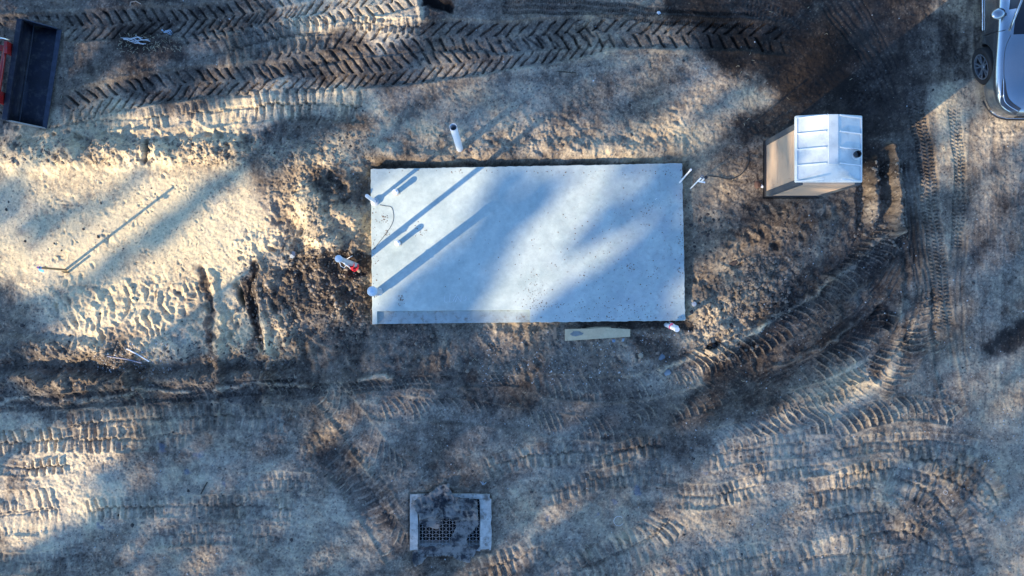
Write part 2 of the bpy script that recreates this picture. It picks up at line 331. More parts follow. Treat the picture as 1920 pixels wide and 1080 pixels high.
# sweeping prints at right
track([(1240, 702), (1320, 678), (1400, 650), (1500, 590), (1600, 510), (1680, 430)], 54, 15, 'net', .07, 27, .95, moist=.34, curve=.012)
track([(1440, 640), (1540, 570), (1650, 480), (1690, 440)], 44, 16, 'net', .05, 28, .9, moist=.34)
track([(1440, 712), (1540, 690), (1620, 640), (1672, 570)], 46, 15, 'net', .07, 29, 1.0, moist=.3, curve=.02)
track([(1400, 780), (1440, 770), (1520, 740), (1600, 730), (1620, 720)], 34, 13, 'net', .06, 30, .95, moist=.2)
track([(1330, 830), (1440, 802), (1500, 790), (1580, 786)], 50, 15, 'net', .07, 31, .95)
track([(1560, 800), (1640, 775), (1720, 765), (1800, 780)], 44, 15, 'net', .055, 32, .8)
track([(1540, 850), (1600, 836), (1700, 828), (1800, 832), (1850, 850)], 34, 15.5, 'pad', .08, 33, 1.0)
track([(1500, 928), (1580, 916), (1650, 915)], 56, 15.5, 'pad', .07, 34, 1.0, moist=.4)
track([(1540, 975), (1620, 965), (1680, 958)], 44, 15.5, 'pad', .08, 35, .95, moist=.4)
track([(1680, 865), (1760, 862), (1840, 890), (1880, 960)], 44, 16, 'pad', .10, 36, .75)
track([(1660, 890), (1740, 920), (1800, 990), (1830, 1070)], 60, 16, 'pad', .10, 37, .8)
track([(1480, 1060), (1560, 1040), (1640, 1045), (1700, 1070)], 66, 17, 'pad', .08, 38, .85)
track([(1240, 1100), (1340, 1060), (1440, 1040), (1500, 1030)], 50, 17, 'pad', .07, 39, .8)
track([(1320, 860), (1440, 836), (1530, 830)], 50, 15, 'pad', .065, 40, .7)
track([(1600, 1010), (1700, 1000), (1780, 1040)], 40, 16, 'pad', .10, 41, .7)
track([(1745, 540), (1715, 650), (1640, 730), (1520, 770), (1400, 800)], 50, 15, 'net', .06, 61, .95, curve=.012)
track([(1690, 300), (1702, 430), (1660, 540), (1560, 640), (1430, 720), (1300, 770)], 34, 9, 'rib', .03, 62, 1.0)
track([(1715, 470), (1700, 600), (1630, 690), (1500, 745)], 30, 14, 'net', .05, 63, 1.0)
track([(1100, 790), (1240, 770), (1340, 740), (1420, 700)], 50, 15, 'net', .05, 64, .9)
track([(1020, 720), (1120, 730), (1220, 720), (1320, 690)], 44, 14, 'net', .045, 65, .85)
track([(1760, 620), (1780, 720), (1800, 800)], 40, 14, 'net', .045, 66, .8)
track([(1560, 900), (1680, 880), (1800, 910), (1880, 980)], 36, 15, 'pad', .08, 67, .95)
track([(1400, 890), (1480, 880), (1560, 870)], 36, 15, 'pad', .08, 68, .95)
track([(1620, 1060), (1720, 1040), (1800, 1060)], 40, 16, 'pad', .08, 69, .95)
track([(440, 905), (520, 900), (600, 905)], 34, 15, 'pad', .05, 70, .9)
track([(280, 1010), (400, 1000), (540, 1010)], 40, 16, 'pad', .05, 71, .7)
track([(620, 860), (660, 900), (720, 990), (760, 1060)], 60, 14, 'net', .05, 72, .9)
# road-tyre prints up the right side
track([(1716, 190), (1736, 300), (1748, 420), (1762, 520), (1775, 620)], 34, 7, 'tread', .032, 42, 1.0, moist=.25)
track([(1790, 200), (1800, 330), (1795, 470)], 24, 7, 'tread', .032, 43, .7)
track([(1700, 300), (1712, 380), (1722, 470), (1740, 560)], 30, 9, 'rib', .025, 44, 1.0, moist=.5)
track([(1700, 380), (1706, 500)], 22, 8, 'rib', .02, 45, 1)
track([(1545, -10), (1600, 60), (1650, 130), (1680, 200)], 40, 11, 'rib', .025, 46, 1.0, moist=.3)
track([(1600, -10), (1640, 60), (1680, 140)], 24, 9, 'rib', .018, 47, 1.0, moist=.3)
track([(1600, 190), (1640, 150), (1660, 120)], 40, 9, 'tread', .025, 48, .7, moist=.3)
track([(1800, 430), (1790, 560), (1800, 700)], 30, 12, 'rib', .012, 49, .8)
track([(1390, 5), (1440, 20), (1500, 60)], 40, 8, 'tread', .025, 50, .8)

# natural texture
f1, f2, hv = worley(X+.05*fbm(X, Y, .2, 61, 3), Y+.05*fbm(X, Y, .2, 62, 3), .10, 63)
clod = np.clip((f2-f1)*2.2, 0, 1)**.6*np.where(hv > .55, hv-.4, 0)
f1b, f2b, hvb = worley(X, Y, .045, 66); clod2 = np.clip((f2b-f1b)*2, 0, 1)*np.where(hvb > .5, hvb-.3, .05)
patch = sst(-.1, .35, fbm(X, Y, 1.0, 67, 4))
ROUGH = np.where(ROUGH > .6, .6+(ROUGH-.6)*.75, ROUGH)
H += ROUGH*(.050*fbm(X, Y, .45, 31, 5, .55)+.034*fbm(X, Y, .10, 36, 3, .65)+.042*clod*(.25+patch)+.022*clod2*(.35+patch))
H += .016*fbm(X, Y, .055, 39, 2, .7)*(.3+ROUGH)
rid = 1-np.abs(fbm(X, Y, .3, 71, 4))*4; H -= ROUGH*.014*np.clip(rid, 0, 1)**6*patch*2
def inpoly_rect(x0, y0, x1, y1):           # signed-ish distance outside an axis rectangle, pixels
    return np.maximum(np.maximum(x0-PX, PX-x1), np.maximum(y0-PY, PY-y1))
# slab bed and the dug strip round it
ds = inpoly_rect(695, 311, 1284, 607)
dw = ds+7*fbm(X, Y, .3, 81, 3)
top = (PY < 320) & (PX > 640); H -= .10*(1-sst(2, 20, dw))*np.where(top, 1.0, .6)
H -= .10*(1-sst(0, 9, dw))*(PY < 330)
H = np.where(ds < -3, -.08, H)
# drain shaft
dd = inpoly_rect(785, 936, 898, 1022); H = np.where(dd < 6, -.7, np.where(inpoly_rect(768, 924, 920, 1034) < 2, -.02, H))
# flatten under car wheels, toilet and bucket
for r in [(1432, 262, 1545, 372), (8, 40, 118, 230)]:
    e = inpoly_rect(*r); H = np.where(e < 0, -.03, H*(sst(0, 14, e)*.8+.2))
e = inpoly_rect(1840, -20, 1990, 190); H *= .15+.85*sst(-10, 50, e+8*fbm(X, Y, .3, 82, 3))
FAR = sst(12, 30, np.maximum(np.abs(X), np.abs(Y)*1.4)); H *= 1-FAR

# --- soil colour: V is dryness/paleness of the soil (0 black muck, 1 pale sand) with ridge light and some shade painted in, U the brown (0) to grey marl (1) hue
V = np.full(X.shape, .46, np.float32); CRL = []
U = np.full(X.shape, .45, np.float32)
B = (WX2, WY2)
paint(V, [(0, 60, 900, 30, 150, 110, .36), (60, 400, 520, 400, 170, 90, .92), (100, 560, 520, 580, 80, 50, .85), (0, 270, 700, 250, 60, 50, .78),
  (380, 230, 700, 190, 34, 30, .80), (560, 300, 660, 560, 70, 50, .54), (520, 500, 660, 640, 40, 40, .42), (700, 240, 1290, 260, 60, 50, .62),
  (560, 20, 760, 10, 50, 30, .75), (850, 160, 1300, 160, 60, 60, .50), (1420, 60, 1700, 120, 130, 60, .09), (1470, 0, 1640, 220, 110, 70, .03), (1580, 180, 1700, 150, 90, 50, .04), (1700, 30, 1780, 180, 50, 50, .22), (1300, 20, 1500, 20, 40, 40, .16),  # dark soil at upper right, lowered further to deepen the toilet's shadow
  (1290, 180, 1400, 170, 40, 40, .55), (1300, 330, 1400, 520, 50, 50, .46), (1440, 420, 1620, 420, 50, 40, .42),
  (0, 700, 560, 700, 38, 40, .30), (0, 740, 300, 735, 16, 40, .28), (384, 500, 396, 590, 7, 7, .34), (396, 590, 410, 650, 8, 7, .38), (408, 650, 412, 768, 9, 8, .38), (472, 500, 488, 600, 8, 8, .28), (488, 600, 501, 745, 9, 8, .38), (600, 640, 1200, 640, 60, 50, .40), (700, 690, 1250, 760, 60, 60, .33), (1000, 800, 1300, 800, 60, 50, .32),
  (640, 870, 760, 1010, 50, 40, .32), (0, 900, 560, 1000, 120, 80, .54), (0, 850, 120, 960, 80, 40, .8), (760, 900, 1000, 1040, 90, 60, .40),
  (1000, 900, 1500, 1000, 100, 70, .50), (1500, 740, 1900, 1040, 120, 70, .51), (1820, 300, 1840, 560, 70, 50, .46), (1760, 230, 1900, 220, 50, 30, .62), (1660, 560, 1720, 740, 30, 30, .42), (1560, 770, 1650, 690, 24, 18, .7), (1300, 600, 1370, 640, 36, 30, .62)], *B)
paint(V, [(575, 370, 610, 450, 34, 30, .74), (1450, 600, 1640, 470, 42, 30, .24), (1350, 700, 1430, 655, 26, 16, .19), (1320, 760, 1430, 690, 34, 20, .21), (1310, 780, 1380, 770, 20, 24, .24), (1868, 650, 1890, 630, 20, 24, .08), (1885, 630, 1960, 600, 22, 24, .08), (1640, 0, 1690, 280, 60, 60, .12), (1690, 280, 1690, 480, 34, 50, .26), (1690, 480, 1560, 630, 50, 50, .27), (1560, 630, 1400, 740, 40, 50, .27), (1720, 560, 1640, 700, 16, 24, .30),  # leading stroke paints the heap's sunlit side paler
  (1560, 640, 1650, 590, 24, 14, .13), (560, 520, 650, 500, 30, 20, .24), (540, 560, 690, 560, 26, 20, .26), (600, 340, 680, 360, 26, 22, .32), (806, 4, 846, 10, 12, 8, .08),  # dark strokes round the heap and in the top pit paint in shade
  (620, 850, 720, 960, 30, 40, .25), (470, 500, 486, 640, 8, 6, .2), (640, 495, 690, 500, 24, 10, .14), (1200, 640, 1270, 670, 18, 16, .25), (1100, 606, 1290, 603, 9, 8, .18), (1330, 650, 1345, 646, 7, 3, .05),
  (1880, 380, 1820, 480, 20, 30, .3), (1400, 240, 1560, 200, 30, 30, .14), (500, 250, 700, 225, 16, 18, .42), (1050, 240, 1100, 190, 20, 30, .45), (230, 70, 330, 90, 22, 22, .16)])
V = V*(1-.55*MO)+.18*.55*MO+.15*RIDGE_LIGHT*(V < .6)
paint(V, [(1684, 432, 1560, 521, 3, 8, .42), (1560, 521, 1430, 607, 4, 8, .48), (1430, 607, 1330, 661, 6, 6, .70), (1330, 661, 1240, 691, 5, 6, .6), (1660, 550, 1560, 640, 2, 6, .34), (1560, 640, 1440, 690, 2, 6, .34), (-20, 757, 350, 733, 3, 5, .5), (400, 725, 580, 715, 3, 5, .5), (680, 716, 740, 712, 3, 5, .55), (1700, 560, 1690, 640, 8, 8, .5), (1560, 722, 1640, 720, 4, 5, .6)])  # ridge lines painted paler for the light along their crests
nz1 = fbm(X, Y, 1.4, 91, 6, .62); nz2 = fbm(X, Y, .22, 97, 5, .68); nz3 = rng.normal(0, 1, X.shape).astype(np.float32)
drag = fbm(X+.10*fbm(X, Y, 1.5, 160, 2), Y*.10, .10, 161, 4, .65)*sst(1600, 1850, WX2)*sst(880, 700, PY)+.35*fbm(X*.10, Y+.12*fbm(X, Y, 1.5, 165, 2)-X*.05, .09, 166, 4, .65)*sst(1600, 1400, PX)*(sst(760, 860, PY)+sst(240, 120, PY))
H += .012*drag*(ds > 6)*(dd > 20)
nz4 = fbm(X*.35+Y*.1, Y, .16, 151, 4, .65)
V = V*1.10+.01 + .26*nz1*(.3+V)+.24*nz2*(.28+V)+.14*nz4*(.28+V)+.22*drag*(.3+V)+.10*fbm(X, Y, .05, 155, 2, .8)*(.3+V)*1.6+.06*nz3*(.3+V)
# crusty light marl crumbs and dark organic crumbs
fa, fb, fh = worley(X, Y, .035, 101)
cr = (fh > .90-.10*sst(-.1, .3, fbm(X, Y, .7, 103, 4)))&(fa < .38)
wet = sst(.02, .26, fbm(X, Y, .9, 109, 5, .6)); V -= .08*wet
crd = (fh < .06+.05*patch)&(fa < .42)
V = np.where(cr, V+.13, V); V = np.where(crd, V*.62, V)
paint(U, [(0, 0, 900, 60, 140, 100, .75), (60, 400, 560, 450, 180, 80, .12), (600, 350, 640, 520, 60, 40, .0), (700, 900, 1300, 950, 160, 90, .75), (0, 950, 600, 1000, 120, 60, .75),
  (1500, 850, 1900, 1040, 150, 80, .8), (1840, 350, 1860, 560, 90, 50, .6), (1400, 100, 1440, 200, 60, 40, .05), (1300, 300, 1420, 560, 60, 40, .2), (1380, 780, 1650, 700, 40, 40, .2), (640, 650, 1200, 700, 60, 50, .6), (1300, 720, 1420, 700, 50, 20, .1), (850, 150, 1100, 200, 80, 50, .85)], *B)
U = np.clip(U+.9*fbm(X, Y, .8, 111, 5, .6), 0, 1); V = np.clip(V, .02, 1.05)
def ramp(v, st):
    ks = [s[0] for s in st]; return np.stack([np.interp(v, ks, [s[1][i] for s in st]) for i in range(3)], -1)
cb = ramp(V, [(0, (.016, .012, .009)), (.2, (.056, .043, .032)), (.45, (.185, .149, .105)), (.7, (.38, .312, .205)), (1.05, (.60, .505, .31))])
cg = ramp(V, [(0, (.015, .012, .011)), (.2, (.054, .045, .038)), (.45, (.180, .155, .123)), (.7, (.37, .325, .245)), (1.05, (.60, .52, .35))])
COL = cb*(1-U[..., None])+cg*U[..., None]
# a few scattered flecks of grey-blue clay
cl = np.zeros(X.shape, np.float32)
for x_, y_, r_ in [(355, 886, 6), (424, 904, 4), (225, 835, 7), (300, 838, 9), (1190, 918, 8), (1155, 943, 4), (1022, 968, 5), (1120, 966, 4), (1278, 1070, 9), (1318, 882, 4), (375, 850, 9), (180, 985, 6)]:
    sy, sx = window(x_, y_, x_, y_, r_+30); cl[sy, sx] = np.maximum(cl[sy, sx], 1-sst(r_*.5, r_*1.3, np.hypot(WX[sy, sx]-x_, WY[sy, sx]-y_)+6*vn(X[sy, sx], Y[sy, sx], .05, 9)))
COL = COL*(1-.5*cl[..., None])+np.array([.08, .13, .20])*.5*cl[..., None]
COL = np.where((dd < 6)[..., None], np.array([.012, .012, .014]), COL)  # shaft coloured near black to stand for the shade below the grate
COL = COL*np.array([1.16, 1.11, 1.13])

def build_ground():
    me = bpy.data.meshes.new('ground'); n = NX*NY
    co_ = np.stack([X, Y, H], -1).astype(np.float32).reshape(-1)
    idx = np.arange(n).reshape(NY, NX); q = np.stack([idx[:-1, :-1], idx[:-1, 1:], idx[1:, 1:], idx[1:, :-1]], -1).reshape(-1).astype(np.int32)
    nf = len(q)//4
    me.vertices.add(n); me.vertices.foreach_set('co', co_); me.loops.add(nf*4); me.loops.foreach_set('vertex_index', q)
    me.polygons.add(nf); me.polygons.foreach_set('loop_start', np.arange(0, nf*4, 4, dtype=np.int32)); me.polygons.foreach_set('loop_total', np.full(nf, 4, np.int32))
    me.polygons.foreach_set('use_smooth', np.ones(nf, bool)); me.update(calc_edges=True)
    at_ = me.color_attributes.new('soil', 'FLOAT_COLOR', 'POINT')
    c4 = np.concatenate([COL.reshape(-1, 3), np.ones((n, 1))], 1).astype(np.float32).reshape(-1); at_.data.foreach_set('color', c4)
    m = bpy.data.materials.new('churned_soil'); m.use_nodes = True; N = m.node_tree.nodes; L = m.node_tree.links; b = N['Principled BSDF']
    vc = N.new('ShaderNodeAttribute'); vc.attribute_name = 'soil'; tc = N.new('ShaderNodeTexCoord')
    nz = N.new('ShaderNodeTexNoise'); nz.inputs['Scale'].default_value = 22; nz.inputs['Detail'].default_value = 8; nz.inputs['Roughness'].default_value = .75; L.new(tc.outputs['Object'], nz.inputs['Vector'])
    mr = N.new('ShaderNodeMapRange'); mr.inputs[1].default_value = .3; mr.inputs[2].default_value = .7; mr.inputs[3].default_value = .74; mr.inputs[4].default_value = 1.27; L.new(nz.outputs[0], mr.inputs[0])
    mx = N.new('ShaderNodeMix'); mx.data_type = 'RGBA'; mx.blend_type = 'MULTIPLY'; mx.inputs[0].default_value = 1; L.new(vc.outputs[0], mx.inputs[6]); L.new(mr.outputs[0], mx.inputs[7])
    L.new(mx.outputs[2], b.inputs['Base Color']); b.inputs['Roughness'].default_value = .92; b.inputs['Specular IOR Level'].default_value = .2
    n3 = N.new('ShaderNodeTexNoise'); n3.inputs['Scale'].default_value = 45; n3.inputs['Detail'].default_value = 6; n3.inputs['Roughness'].default_value = .7; L.new(tc.outputs['Object'], n3.inputs['Vector'])
    bp = N.new('ShaderNodeBump'); bp.inputs['Strength'].default_value = .9; bp.inputs['Distance'].default_value = .012; L.new(n3.outputs[0], bp.inputs['Height']); L.new(bp.outputs[0], b.inputs['Normal'])
    me.materials.append(m); o = bpy.data.objects.new('ground', me); SC.collection.objects.link(o); o['kind'] = 'structure'; return m
SOILM = build_ground()
def hz(x, y):                               # ground height at a plan point, metres
    i = min(max(int(np.searchsorted(gx, x)), 0), NX-1); j = min(max(int(np.searchsorted(gy, y)), 0), NY-1); return float(H[j, i])
def gp(px, py, dz=0.0):
    x, y = (px-960)/100, (540-py)/100; return Vector((x, y, hz(x, y)+dz))

# ------------------------------------------------------------------ slab
SZ = .12
def slab_mat():
    m = bpy.data.materials.new('trowelled_concrete'); m.use_nodes = True; N = m.node_tree.nodes; L = m.node_tree.links; b = N['Principled BSDF']; tc = N.new('ShaderNodeTexCoord')
    def noise(s, d=8, r=.6):
        q = N.new('ShaderNodeTexNoise'); q.inputs['Scale'].default_value = s; q.inputs['Detail'].default_value = d; q.inputs['Roughness'].default_value = r; L.new(tc.outputs['Object'], q.inputs['Vector']); return q.outputs[0]
    def rng_(i, a, b_, c, d):
        q = N.new('ShaderNodeMapRange'); q.inputs[1].default_value = a; q.inputs[2].default_value = b_; q.inputs[3].default_value = c; q.inputs[4].default_value = d; L.new(i, q.inputs[0]); return q.outputs[0]
    def mix(f, a, c, blend='MIX'):
        q = N.new('ShaderNodeMix'); q.data_type = 'RGBA'; q.blend_type = blend
        for s, v in ((0, f), (6, a), (7, c)):
            if hasattr(v, 'links'): L.new(v, q.inputs[s])
            elif isinstance(v, tuple): q.inputs[s].default_value = (*v, 1)
            else: q.inputs[s].default_value = v
        return q.outputs[2]
    c = mix(rng_(noise(1.3, 12, .75), .38, .62, 0, 1), (.37, .445, .435), (.54, .605, .565))
    c = mix(1.0, c, rng_(noise(7, 12, .8), .3, .7, .84, 1.12), 'MULTIPLY')
    # dirt smears kept to the right and lower part of the slab, where soil was carried on
    sx = N.new('ShaderNodeSeparateXYZ'); L.new(tc.outputs['Object'], sx.inputs[0])
    zone = rng_(sx.outputs[0], -.8, 3.0, 0, 1)
    mu = N.new('ShaderNodeMath'); mu.operation = 'MULTIPLY'; L.new(zone, mu.inputs[0]); L.new(rng_(noise(9, 12, .8), .53, .66, 0, .6), mu.inputs[1])
    c = mix(mu.outputs[0], c, (.19, .165, .14))
    mu2 = N.new('ShaderNodeMath'); mu2.operation = 'MULTIPLY'; L.new(zone, mu2.inputs[0]); L.new(rng_(noise(1.5, 12, .75), .42, .66, 0, .7), mu2.inputs[1])
    c = mix(mu2.outputs[0], c, (.33, .36, .40))
    c = mix(rng_(noise(60, 3, .5), .70, .75, 0, .6), c, (.12, .10, .09))
    L.new(c, b.inputs['Base Color']); b.inputs['Roughness'].default_value = .75
    bp = N.new('ShaderNodeBump'); bp.inputs['Distance'].default_value = .0015; L.new(noise(40, 6, .6), bp.inputs['Height']); L.new(bp.outputs[0], b.inputs['Normal'])
    return m
SLAB = slab_mat()
DIRT = mat('caked_dirt', (.20, .15, .11), .9, var=.3, scale=30, bump=.004)
c = [at(695, 317, SZ), at(1279, 306, SZ), at(1285, 601, SZ), at(698, 608, SZ)]
n0, n1, n2, n3 = at(707, 607.7, SZ), at(707, 583.5, SZ), at(993, 581, SZ), at(993, 604.5, SZ)
slab = thing('concrete_slab', 'large pale rectangular concrete slab lying in the middle of the dirt', 'concrete slab', (0, 0, 0))
bm = bmesh.new()
def edge_pts(a, b, n, amp, seed):
    q = random.Random(seed); o = []
    for i in range(n):
        t = i/n; p = a.lerp(b, t)
        if i: p = p+Vector((q.uniform(-amp, amp), q.uniform(-amp, amp), 0))
        o.append((p.x, p.y))
    return o
poly = edge_pts(c[0], c[1], 90, .007, 1)+edge_pts(c[1], c[2], 60, .006, 2)+edge_pts(c[2], n3, 50, .007, 3)+[(n3.x, n3.y), (n2.x, n2.y), (n1.x, n1.y), (n0.x, n0.y)]+edge_pts(c[3], c[0], 40, .005, 5)
prism(bm, poly, -.20, SZ); mk('slab_body', bm, SLAB, slab, bevel=.006)
bm = bmesh.new(); e = .003
prism(bm, [(n0.x+e, n0.y), (n1.x+e, n1.y-e), (n2.x-e, n2.y-e), (n3.x-e, n3.y)], -.20, SZ-.07); mk('recessed_ledge', bm, mat('ledge_concrete', (.34, .395, .40), .8, var=.2, scale=6, bump=.002, col2=(.2, .17, .14), c2=(.52, .7), s2=10), slab, bevel=.004)
def splat(cx, cy, rx, ry, n, seed, z=SZ, size=(.004, .014)):
    q = random.Random(seed); bm = bmesh.new()
    for _ in range(n):
        x, y = q.gauss(cx, rx), q.gauss(cy, ry)
        if not (698 < x < 1281 and 318 < y < (599 if x > 996 else 579)): continue
        p = at(x, y, z); s = q.uniform(*size); k = q.randint(4, 6); a0 = q.random()*6
        vs = [bm.verts.new((p.x+math.cos(a0+6.283*i/k)*s*q.uniform(.5, 1.3), p.y+math.sin(a0+6.283*i/k)*s*q.uniform(.5, 1.3), z+.001)) for i in range(k)]
        t = bm.verts.new((p.x, p.y, z+s*.55))
        for i in range(k): bm.faces.new((vs[i], vs[(i+1) % k], t))
    return bm
bm = splat(1003, 548, 9, 13, 90, 1, size=(.003, .010))
for a in ((790, 434, 10, 8, 22, 2), (718, 410, 7, 5, 26, 3), (724, 436, 5, 5, 16, 4), (752, 560, 3, 5, 40, 5), (1160, 575, 60, 6, 60, 6), (1250, 318, 26, 6, 50, 7), (1150, 450, 90, 70, 170, 8), (1120, 520, 110, 40, 150, 9), (1215, 390, 8, 20, 22, 10), (1030, 570, 30, 6, 50, 12), (1180, 500, 8, 5, 20, 13), (1276, 450, 5, 80, 90, 14), (1000, 322, 160, 3, 80, 15), (702, 480, 3, 60, 60, 16), (1140, 596, 70, 4, 60, 17)):
    b2 = splat(*a); me_ = bpy.data.meshes.new('t'); b2.to_mesh(me_); b2.free(); bm.from_mesh(me_); bpy.data.meshes.remove(me_)
tag(mk('dirt_crumbs', bm, DIRT), 'brown dirt crumbs tracked over the concrete slab', 'dirt', kind='stuff')
bm = bmesh.new()
for pts in ([(834, 554), (833.5, 566), (838, 566.5)], [(844, 552), (843, 566)], [(849, 566), (856, 552)], [(853, 567), (858, 556)], [(858, 556), (864, 566)], [(864, 566), (864.5, 555)], [(872, 556), (875, 560), (871, 564)]):
    tube(bm, [at(x, y, SZ+.0006) for x, y in pts], .0035, 4)
mk('scratched_mark', bm, mat('scratched_concrete', (.62, .68, .72), .8), slab)
# hair-thin cord lying on the slab
bm = bmesh.new(); tube(bm, [at(x, y, SZ+.003) for x, y in catmull([(712, 384), (722, 386), (733, 388), (737, 396), (738, 410), (733, 424), (722, 440), (708, 458), (699, 469)], 5)], .004, 5)
tag(mk('cord', bm, WIRE), 'thin dark cord curling over the left end of the slab', 'cord')
# small white sliver
bm = bmesh.new(); box(bm, at(1230, 373, SZ+.008), (.045, .012, .012), Matrix.Rotation(.5, 4, 'Z')); tag(mk('plastic_sliver', bm, WHITEJUNK, bevel=.002), 'tiny white sliver lying on the right part of the slab', 'scrap')

# ------------------------------------------------------------------ pipes
def open_pipe(bm, p0, p1, r, t=.006, n=28):
    p0, p1 = Vector(p0), Vector(p1); M = Matrix.Translation(p0) @ (p1-p0).to_track_quat('Z', 'Y').to_matrix().to_4x4(); L = (p1-p0).length
    lathe(bm, [(r, -.15), (r, L-.003), (r-.002, L), (r-t+.002, L), (r-t, L-.003), (r-t, L-.9 if L > 1 else .02), (0, L-.9 if L > 1 else .02)], n, M)
o = thing('standpipe', 'tall open white pipe standing in the dirt above the slab', 'pipe', gp(862, 279))
bm = bmesh.new(); b0 = o.location.copy(); t0 = at(850, 238, 2.15); open_pipe(bm, (0, 0, 0), t0-b0, .062); mk('pipe', bm, PVC, o, smooth=True, auto=40)
bm = bmesh.new(); M = Matrix.Translation((t0-b0)*.58) @ (t0-b0).to_track_quat('Z', 'Y').to_matrix().to_4x4(); lathe(bm, [(0, 0), (.055, 0), (.055, .01), (0, .01)], 20, M); mk('pipe_shade_disc', bm, DARK, o)  # black disc standing in for the shade down the pipe
def stub(x, y, h, label):
    o = thing('capped_pipe', label, 'pipe', at(x, y, SZ), 0, 'short capped pipes rising from the slab')
    bm = bmesh.new(); lathe(bm, [(0, 0), (.047, 0), (.047, h-.04)], 24); mk('pipe', bm, PVC, o, smooth=True)
    bm = bmesh.new(); lathe(bm, [(.047, h-.05), (.052, h-.05), (.054, h-.012), (.044, h), (.02, h+.003), (.016, h+.014), (0, h+.014)], 24); mk('cap', bm, PVC, o, smooth=True, auto=35)
    bm = bmesh.new(); q = random.Random(int(x))
    vs = [(math.cos(a/9*6.283)*.06*q.uniform(.8, 1.3), math.sin(a/9*6.283)*.06*q.uniform(.8, 1.3)) for a in range(9)]; prism(bm, vs, .001, .006); mk('patch', bm, mat('patch_mortar', (.42, .39, .33), .9, var=.2), o)
stub(743.5, 361, .19, 'short capped white pipe on the slab nearest its upper left corner')
stub(747.5, 456.5, .24, 'short capped white pipe on the slab between two long shadow bands')
# slanted white pipe beside slab edge
o = thing('slanted_pipe', 'white closed pipe leaning over the left edge of the slab', 'pipe', at(703, 379, SZ))
bm = bmesh.new(); b0 = o.location.copy(); t0 = at(687.5, 367, 1.05)-b0; tube(bm, [(0, 0, 0), t0*.97, t0*.99, t0], .027, 20, rads=[.034, .034, .031, .022]); mk('pipe', bm, PVC, o, smooth=True, auto=40)
bm = bmesh.new(); lathe(bm, [(0, 0), (.075, 0), (.075, .05), (.05, .07), (.034, .07)], 20); mk('collar', bm, PVCG, o, smooth=True, auto=40)
# grey pedestal by the lower left corner
o = thing('utility_pedestal', 'grey domed utility riser with clamp box at the lower left edge of the slab', 'utility riser', at(710, 547, SZ))
b0 = o.location.copy(); t0 = at(697, 546, 1.3)-b0
bm = bmesh.new(); tube(bm, [(0, 0, -.1), t0*.9], .075, 20); mk('conduit', bm, PVCG, o, smooth=True, auto=40)
bm = bmesh.new(); M = Matrix.Translation(t0*.90); lathe(bm, [(0, 0), (.088, 0), (.088, .05), (.075, .10), (.05, .13), (.02, .14), (.02, .15), (0, .15)], 20, M); mk('dome_cap', bm, CAPB, o, smooth=True, auto=40)
bm = bmesh.new(); box(bm, (.02, 0, .30), (.10, .14, .42)); mk('clamp_box', bm, CAPB, o, bevel=.012)
bm = bmesh.new(); box(bm, (.02, 0, .52), (.12, .15, .02)); mk('box_lid', bm, PVCG, o, bevel=.005)
bm = bmesh.new(); tube(bm, [(.03, -.08, .5), (.01, -.1, .6), t0*.7+Vector((0, -.07, 0))], .007, 6); mk('ground_wire', bm, WIRE, o)
# riser with red tape, left of the slab
o = thing('taped_riser', 'grey riser pipe with pale blue cap and red tape left of the slab', 'pipe', gp(669, 498.5))
b0 = o.location.copy(); t0 = at(633.5, 484.5, 2.0)-b0
bm = bmesh.new(); tube(bm, [(0, 0, -.2), t0*.96], .045, 18); mk('conduit', bm, PVCG, o, smooth=True, auto=40)
bm = bmesh.new(); M = Matrix.Translation(t0*.94) @ t0.to_track_quat('Z', 'Y').to_matrix().to_4x4(); lathe(bm, [(0, 0), (.06, 0), (.064, .06), (.05, .1), (0, .11)], 10, M); mk('cap', bm, CAPB, o)
bm = bmesh.new(); tube(bm, [(-.10, -.06, .1), t0*.35+Vector((-.03, -.06, 0)), t0*.8+Vector((.01, -.035, 0))], .013, 10); mk('side_pipe', bm, PVC, o, smooth=True)
bm = bmesh.new()
for k, h in ((.05, .07), (.10, .06), (.3, .06)):
    M = Matrix.Translation(t0*k) @ Matrix.Rotation(.5, 4, 'X'); lathe(bm, [(.047, 0), (.054, 0), (.054, h), (.047, h)], 16, M)
tube(bm, [t0*.3+Vector((.0, -.05, 0)), Vector((-.04, -.08, .22)), Vector((-.03, -.09, .1)), Vector((.02, -.06, .1))], .022, 8)
mk('red_tape', bm, REDT, o)
bm = bmesh.new(); q = t0*.93; tube(bm, catmull3([q+Vector((0, -.05, 0)), q+Vector((.01, -.12, -.1)), q+Vector((.08, -.14, -.15)), q+Vector((.09, -.08, -.1)), q+Vector((.05, -.05, -.1))]) if 'catmull3' in globals() else [q+Vector((0, -.05, 0)), q+Vector((.01, -.12, -.1)), q+Vector((.06, -.15, -.14)), q+Vector((.09, -.10, -.1)), q+Vector((.06, -.05, -.1))], .006, 6); mk('tie_wire', bm, WHITEJUNK, o)
bm = bmesh.new(); tube(bm, [gp(x, y, .04)-b0 for x, y in catmull([(662, 480), (655, 484), (648, 487)], 3)], .006, 6); mk('loose_wire', bm, WHITEJUNK, o)
